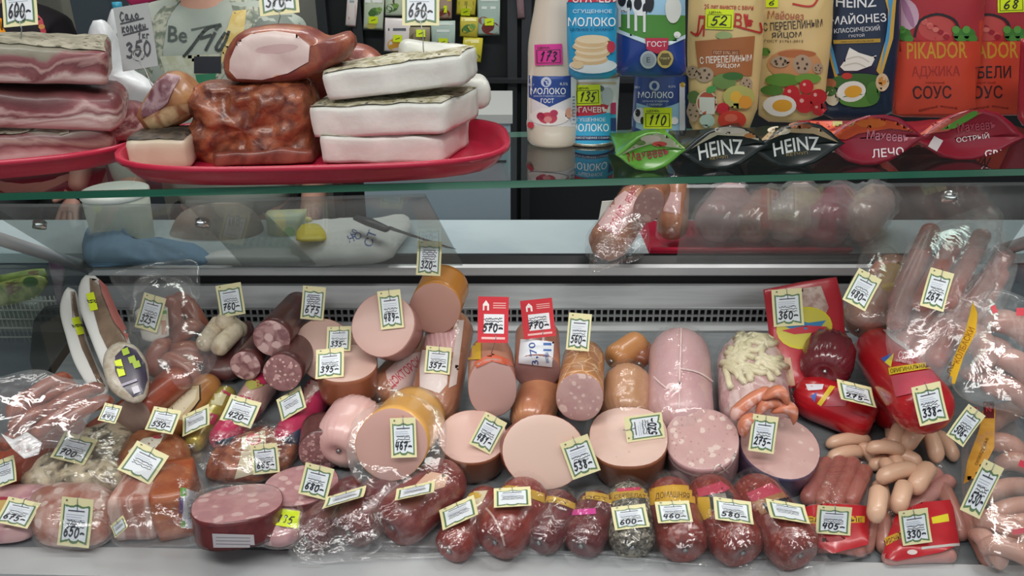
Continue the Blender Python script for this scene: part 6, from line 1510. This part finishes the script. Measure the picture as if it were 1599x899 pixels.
# right edge bags
g = 'pale thick sausages in the bags at the right edge'
rn = random.Random(3)
for i, (a, b, r) in enumerate((((1545, 660), (1580, 640), 17), ((1550, 690), (1590, 700), 16), ((1540, 810), (1600, 840), 17), ((1545, 770), (1600, 760), 16), ((1560, 800), (1610, 790), 16), ((1550, 850), (1610, 872), 17), ((1570, 720), (1610, 730), 16), ((1530, 835), (1560, 870), 15), ((1580, 820), (1620, 818), 15))):
    P, rr = deckpt(a[0], a[1], r, .01 + (i % 3) * .012); Q, _ = deckpt(b[0], b[1], r, .01 + (i % 3) * .012, rr)
    frank('thick pale pink sausage inside the bag carrying the 530 tag', a, b, r, dep(P), M('pale_thick', 'c29484', .38, 'b88878', 14, coat=.4), 'thick_sausage', g, d1=dep(Q), wr=.05)
for i, (a, b) in enumerate((((1540, 540), (1570, 560)), ((1560, 500), (1600, 520)), ((1575, 560), (1610, 590)), ((1530, 580), (1560, 600)), ((1560, 600), (1600, 620)), ((1520, 520), (1540, 560)))):
    frank('thick pinkish sausage in the yellow-banded bag at the right edge', a, b, 20, 1.22 - .015 * (i % 3), M('pink_thick', 'b88478', .38, 'c09084', 12, coat=.4), 'thick_sausage', 'thick sausages in the yellow-banded bag')
YL = M('yellow_print', 'd0a428', .4, 'c89c24', 10)
t = bag('clear bag with a yellow printed band at the right edge, behind the 506 tag', [(1480, 580), (1496, 540), (1520, 470), (1546, 450), (1590, 460), (1640, 500), (1640, 640), (1560, 640), (1500, 620)], ('cam', 1.16, .0006), .03, .01, BAG)
tr = blob([(1480, 580), (1496, 540), (1520, 470), (1546, 450), (1590, 460), (1640, 500), (1640, 640), (1560, 640), (1500, 620)], ('cam', 1.16, .0006), .031, .01, 8, p=4)
tb = BVHTree.FromPolygons([tuple(v) for v in tr[0]], tr[1])
p = Print(t, 6, [tb]); p.ly = 4; p.poly([(1520, 472), (1527, 490), (1524, 520), (1504, 560), (1492, 600), (1482, 596), (1490, 560), (1508, 520)], YL); p.text('КОЛБАСКИ', 1506, 540, 60, 10, '8c5018', 66); p.text('ЕЖЕ', 1482, 578, 26, 12, '6c4418', 70); p.rect(1548, 478, 1556, 490, 'b83c48', 20); p.rect(1586, 482, 1600, 494, 'b83c48', 0); p.done('printed_band')
o2 = [(1510, 640), (1516, 590), (1530, 580), (1548, 596), (1590, 640), (1640, 700), (1640, 890), (1560, 888), (1530, 860), (1508, 800), (1500, 720)]
t = bag('clear bag with a yellow leaf-shaped print at the lower right, carrying the 530 tag', o2, ('deck', .05), .03, .01, BAG)
tr = blob(o2, ('deck', .05), .031, .01, 8, p=4); tb = BVHTree.FromPolygons([tuple(v) for v in tr[0]], tr[1]); SOLIDS.append(tb)
p = Print(t, 6, [tb]); p.ly = 4; p.poly([(1538, 630), (1554, 640), (1552, 700), (1530, 744), (1506, 756), (1512, 720), (1530, 670)], M('amber_print', 'b88430', .45, 'c4923c', 20)); p.rect(1536, 628, 1552, 654, '5c1c20'); p.text('N', 1544, 640, 8, 8, 'c04048'); p.rect(1512, 636, 1528, 648, 'b83448', -10); p.rect(1590, 722, 1610, 732, 'b83448', -20); p.rect(1580, 826, 1606, 834, 'a83444', 10)
p.text('ОХЛАЖДЕННЫЕ', 1534, 706, 46, 6, '7c5018', 68); p.done('printed_band')

# --- things on the work counter behind ---
zc = .8845
t = T('red_counter_tray', 'red tray on the work counter under the bagged printed sausages', 'tray')
t.part('tray_body', *prism([on(1015, 398, ('y', 1.425)) * 1 + Vector((0, 0, 0)), on(1330, 398, ('y', 1.425)), on(1330, 398, ('y', 1.425)) + Vector((0, .2, 0)), on(1015, 398, ('y', 1.425)) + Vector((0, .2, 0))], Vector((0, 0, 1)), .012), RED)
t.part('rim', *path_tube([on(1015, 390, ('y', 1.43)), on(1330, 390, ('y', 1.43))], .005, 8), RED)
g = 'boiled sausages on the work counter'
def csaus(label, a, b, ya, yb, rpx, mat, cut=False, wr=.06):
    P0, P1 = on(a[0], a[1], ('y', ya)), on(b[0], b[1], ('y', yb)); r = rpx * dep(P0) / F
    t = T('boiled_sausage', label, 'sausage', g); t.part('casing', *capsule(P0, P1, r, None, 24, 8, wr, dimple=.3, k=2.3), mat); t.P0, t.P1, t.r, t.axis = P0, P1, r, (P1 - P0).normalized(); return t
t = csaus('bagged boiled sausage with pink printed wrap overhanging the counter edge', (952, 375), (992, 318), 1.36, 1.46, 32, TAN)
p = Print(t, 5); p.ly = 2; p.poly([(934, 350), (958, 312), (976, 298), (1000, 312), (990, 340), (970, 360), (948, 362)], 'd8b4b2'); p.text('РЕМИТ', 966, 338, 34, 13, 'c04058', 62); p.text('РЕМИТ', 986, 304, 26, 10, 'c04058', 62); p.line([(936, 354), (966, 366)], 3, 'c8888c'); p.done('printed_wrap'); wrapped(t, .003)
film_blob(t, [(922, 424), (926, 380), (950, 350), (1000, 330), (1014, 370), (1000, 404), (960, 416)], ('cam', 1.36, .0), .02, .01, .005)
t = csaus('reddish boiled sausage with pink wrap leaning behind the cut one', (1050, 352), (1052, 300), 1.48, 1.53, 24, TAN); p = Print(t, 5); p.poly([(1036, 300), (1064, 300), (1062, 334), (1036, 330)], 'd0a8a6'); p.done('printed_wrap'); wrapped(t, .003)
t = log('cut_sausage', 'cut boiled sausage with small pale face resting on the printed bagged one', 1013, 321, 22, 28, 60, .07, HAMF, TAN, d=1.42, phi=20, grp=g)
for i, (x, y, r, c) in enumerate(((1120, 345, 34, 'c8989a'), (1175, 350, 30, 'b97c70'), (1230, 345, 34, 'c8b0a8'), (1290, 350, 36, 'a85c6c'), (1345, 345, 32, 'c0a09c'))):
    l = ('pale pink', 'tan', 'greyish pink', 'crimson', 'dull beige')[i] + ' bagged sausage blurred behind the right smoked pane'
    t = csaus(l, (x, y), (x + 20, y - 28), 1.47, 1.56, r, M('blur_' + c, c, .4, coat=.3)); wrapped(t, .006, MILKY, crinkle=.008)
# white sack, yellow things, knife, white jar, blue cloth
t = T('white_sack', 'white cloth sack with blue letters lying on the work counter', 'sack')
V, Fc = blob([(452, 396), (470, 362), (520, 350), (600, 350), (640, 344), (640, 362), (624, 384), (604, 404), (540, 410), (470, 408)], ('z', .90), .028, .014, 7, nz=.006, sc=24, p=4)
t.part('cloth', V, Fc, M('white_cloth', 'd9dcdc', .8, bump=(30, .4))); p = Print(t, 6); p.text('HO', 554, 370, 22, 12, '3c5c9c', 20); p.text('СТ', 578, 372, 26, 14, '3c5c9c', 70); p.text('60', 552, 364, 12, 10, '3c5c9c', 60); p.done('lettering')
t = T('yellow_packet', 'yellow packet lying on the white sack', 'packet'); t.part('packet', *blob([(462, 374), (470, 352), (500, 352), (510, 372), (490, 376)], ('z', .935), .008, .008, 5), M('yellow_plastic', 'd8c828', .4))
t = T('yellow_pouch', 'pale yellow pouch standing behind the bright yellow packet', 'packet'); t.part('packet', *blob([(470, 350), (476, 338), (486, 340), (490, 352)], ('y', 1.62), .008, .008, 5), M('pale_yellow', 'd0c474', .4))
t = T('clear_box', 'clear box with green and yellow packs on the counter, left of the sack', 'box'); t.part('box_body', *blob(dn([(424, 392), (416, 330), (478, 328), (474, 360), (460, 392)]), ('y', 1.56), .03, .03, 5, p=6), M('pale_green_plastic', 'a4b8a4', .4, 'c4c89c', 14)); p = Print(t, 6); p.rect(430, 334, 446, 370, 'cfc88c', 8); p.ell(452, 362, 8, 8, '8cb47c'); p.done()
t = T('knife', 'knife with a black handle lying across the white sack', 'knife')
t.part('handle', *path_tube([on(556, 340, ('z', .955)), on(575, 346, ('z', .955)), on(604, 358, ('z', .952))], [.008, .012, .009], 10, sq=.6), M('black_handle', '30343c', .4))
a, b_ = on(604, 356, ('z', .951)), on(712, 388, ('z', .915)); n_ = Vector((0, 0, 1)); t.part('blade', *prism([a + Vector((0, -.003, 0)), b_, b_ + Vector((-.02, .006, 0)), a + Vector((.004, .012, 0))], n_, .001), M('steel', 'a8acae', .25, metal=.9), smooth=False)
t = T('white_jar', 'large pale translucent container on the counter behind the left smoked pane', 'container')
c = on(195, 396, ('z', zc)); c.y = 1.56; c = Vector((on(196, 380, ('y', 1.50)).x, 1.50, zc))
t.part('container_body', *lathe(c, [(0, .050), (.004, .056), (.04, .058), (.08, .060), (.094, .060), (.096, .055)], 28), M('pale_jar', 'c4ccc0', .45)); t.part('lid', *lathe(c, [(.095, .061), (.097, .063), (.106, .063), (.108, .058)], 28), M('pale_lid', 'd2d8d2', .4))
t = T('blue_cloth', 'blue cloth crumpled on the counter beside the pale container', 'cloth'); t.part('cloth', *blob([(128, 392), (134, 360), (160, 352), (190, 380), (260, 396), (330, 400), (320, 410), (200, 412), (140, 412)], ('z', .90), .03, .012, 7, nz=.010, sc=26), M('blue_fabric', '6c94b4', .8))
t = T('white_tray', 'white tray on the counter in front of the seller behind the pane', 'tray'); t.part('tray_body', *blob(dn([(300, 410), (326, 398), (400, 392), (520, 396), (520, 412)]), ('z', .895), .012, .008, 5, p=6), M('white_plastic'))
t = T('brown_paper_parcel', 'brownish wrapped parcel on the counter behind the left smoked pane', 'parcel'); t.part('paper', *blob([(270, 390), (276, 340), (310, 322), (370, 320), (404, 344), (408, 384), (340, 396)], ('y', 1.56), .05, .05, 7, nz=.008, p=3.5), M('brown_grey_paper', '8c8078', .6, '9c9088', 10))
t = T('cardboard_sheet', 'white sheet of paper propped on the counter right of the cabinet', 'paper'); t.part('sheet', *prism([on(934, 347, ('y', 1.60)), on(960, 347, ('y', 1.60)), on(966, 312, ('y', 1.61)), on(940, 314, ('y', 1.61))], Vector((0, 1, 0)), .003), M('white_paper'), smooth=False)

# --- price tags in the case ---
def PT(px, py, w, h, rot, pr, lb, **k): return price_tag(px, py, w, h, rot, pr, lb, **k)
PT(235, 488, 36, 56, -16, '325-', 'cream price tag reading 325 in front of the white packet')
PT(360, 468, 40, 50, 9, '760-', 'cream price tag reading 760 above the white-moulded sausages', foot=(364, 503))
PT(489, 473, 36, 52, -5, '675', 'cream price tag reading 675 standing above the dark cut sausages', foot=(488, 506), nm=5)
PT(529, 529, 38, 38, 2, '335-', 'cream price tag half hidden behind the 395 tag', tilt=20)
PT(515, 567, 44, 44, 5, '395-', 'cream price tag reading 395 on the orange-brown cut sausage', tilt=25)
PT(610, 483, 36, 60, 6, '489-', 'cream price tag reading 489 on the large pink cut face')
PT(670, 403, 38, 54, -3, '320-', 'cream price tag reading 320 standing on the orange-rind sausage', foot=(674, 434), nm=5)
PT(684, 562, 40, 42, -5, '357-', 'cream price tag reading 357 on the long printed boiled sausage')
PT(770, 499, 48, 72, -1, '570-', 'left of two red-bordered price tags, reading 570, over the rosy cut face', kind='red', foot=(766, 556))
PT(840, 497, 50, 60, 6, '770-', 'right of two red-bordered price tags, reading 770, over the white numbered label', kind='red', foot=(842, 536))
PT(904, 518, 36, 58, -5, '560-', 'cream price tag reading 560 above the netted orange sausage', foot=(904, 552))
PT(1230, 480, 46, 58, 4, '360-', 'cream price tag reading 360 on the red pack with yellow oval', yaw=5)
PT(1346, 452, 40, 56, -28, '480-', 'cream tilted price tag reading 480 on the banded sausage bag', d=1.18)
PT(1463, 452, 38, 62, -16, '267-', 'cream price tag reading 267 on the big frankfurter bag', d=1.155)
PT(1337, 614, 56, 28, -14, '275-', 'cream price tag reading 275 lying on the glossy red sausage', tilt=50)
PT(1452, 630, 46, 62, 13, '338-', 'cream price tag reading 338 on the big red sausage')
PT(1508, 664, 32, 60, -36, '506-', 'cream price tag reading 506 hanging on the bag at the right', d=.985)
PT(1533, 763, 34, 88, -26, '530-', 'cream price tag reading 530 on the lower right bag')
PT(1302, 812, 54, 44, -4, '405-', 'cream price tag reading 405 on the left frankfurter pack')
PT(1429, 822, 46, 54, 8, '330-', 'cream price tag reading 330 on the right frankfurter pack')
PT(630, 683, 40, 62, 2, '467-', 'cream price tag reading 467 on the orange-rind cut sausage', front=.004)
PT(762, 676, 38, 56, -28, '481-', 'cream price tag reading 481 stuck in the squat pale cut sausage')
PT(906, 713, 46, 60, 20, '538-', 'cream price tag reading 538 on the largest pale cut face')
PT(1006, 667, 40, 60, 98, '520-', 'cream price tag turned sideways on the pale cut sausage')
PT(1192, 677, 40, 58, -8, '275-', 'cream price tag reading 275 on the fat-flecked pink cut face')
PT(800, 776, 58, 20, 3, '', 'cream price tag seen edge-on lying on the yellow-banded salami', tilt=62)
PT(716, 800, 60, 22, 24, '', 'cream price tag seen edge-on on the cream-banded salami', tilt=60)
PT(648, 766, 62, 9, 12, '', 'cream price tag nearly edge-on over the third front salami', tilt=76)
PT(538, 776, 66, 8, 16, '', 'cream price tag nearly edge-on over the two leftmost bagged salamis', tilt=78)
PT(984, 807, 54, 28, 6, '600-', 'cream price tag lying on the peppered salami', tilt=45)
PT(1052, 799, 54, 26, 2, '460-', 'cream price tag reading 460 on the yellow-banded orange-red salami', tilt=45)
PT(1145, 797, 60, 28, -8, '580-', 'cream price tag reading 580 on the salami with black label', tilt=45)
PT(1230, 798, 62, 20, -10, '', 'cream price tag leaning over on the rightmost front salami', tilt=60)
PT(494, 751, 46, 50, -14, '680-', 'cream price tag reading 680 on the mottled ham')
PT(414, 716, 42, 46, 6, '665-', 'cream price tag reading 665 on the roast meat pack')
PT(255, 656, 44, 34, -10, '550-', 'cream price tag reading 550 below the cream-labelled sausage', tilt=30)
PT(306, 656, 46, 30, 24, '', 'cream price tag with faint writing between the 550 tag and the pink pack', tilt=45)
PT(376, 642, 50, 38, -16, '420-', 'cream price tag reading 420 on the raspberry pink sausage', tilt=30)
PT(455, 630, 44, 34, 30, '', 'cream price tag tilted on the pink sausage left of the pleated one', tilt=40)
PT(172, 645, 28, 26, -12, '645', 'small cream price tag left of the smoked log', tilt=25)
PT(116, 700, 54, 36, -14, '700-', 'cream price tag reading 700 on the mouldy cured meat pack', tilt=35)
PT(224, 722, 56, 44, -26, '', 'cream price tag with faint writing on the smoked hock', tilt=30)
PT(118, 815, 50, 76, -6, '650-', 'cream price tag reading 650 on the vacuum-packed ham at front left')
PT(28, 800, 52, 34, -12, '675-', 'cream price tag on the sliced sausage pack at the left corner', tilt=35)
PT(8, 736, 34, 40, 20, '', 'cream price tag cut off by the left picture edge', tilt=20)
PT(186, 822, 26, 20, 40, '', 'small cream price tag corner behind the upright bacon block', tilt=30, d=1.05)
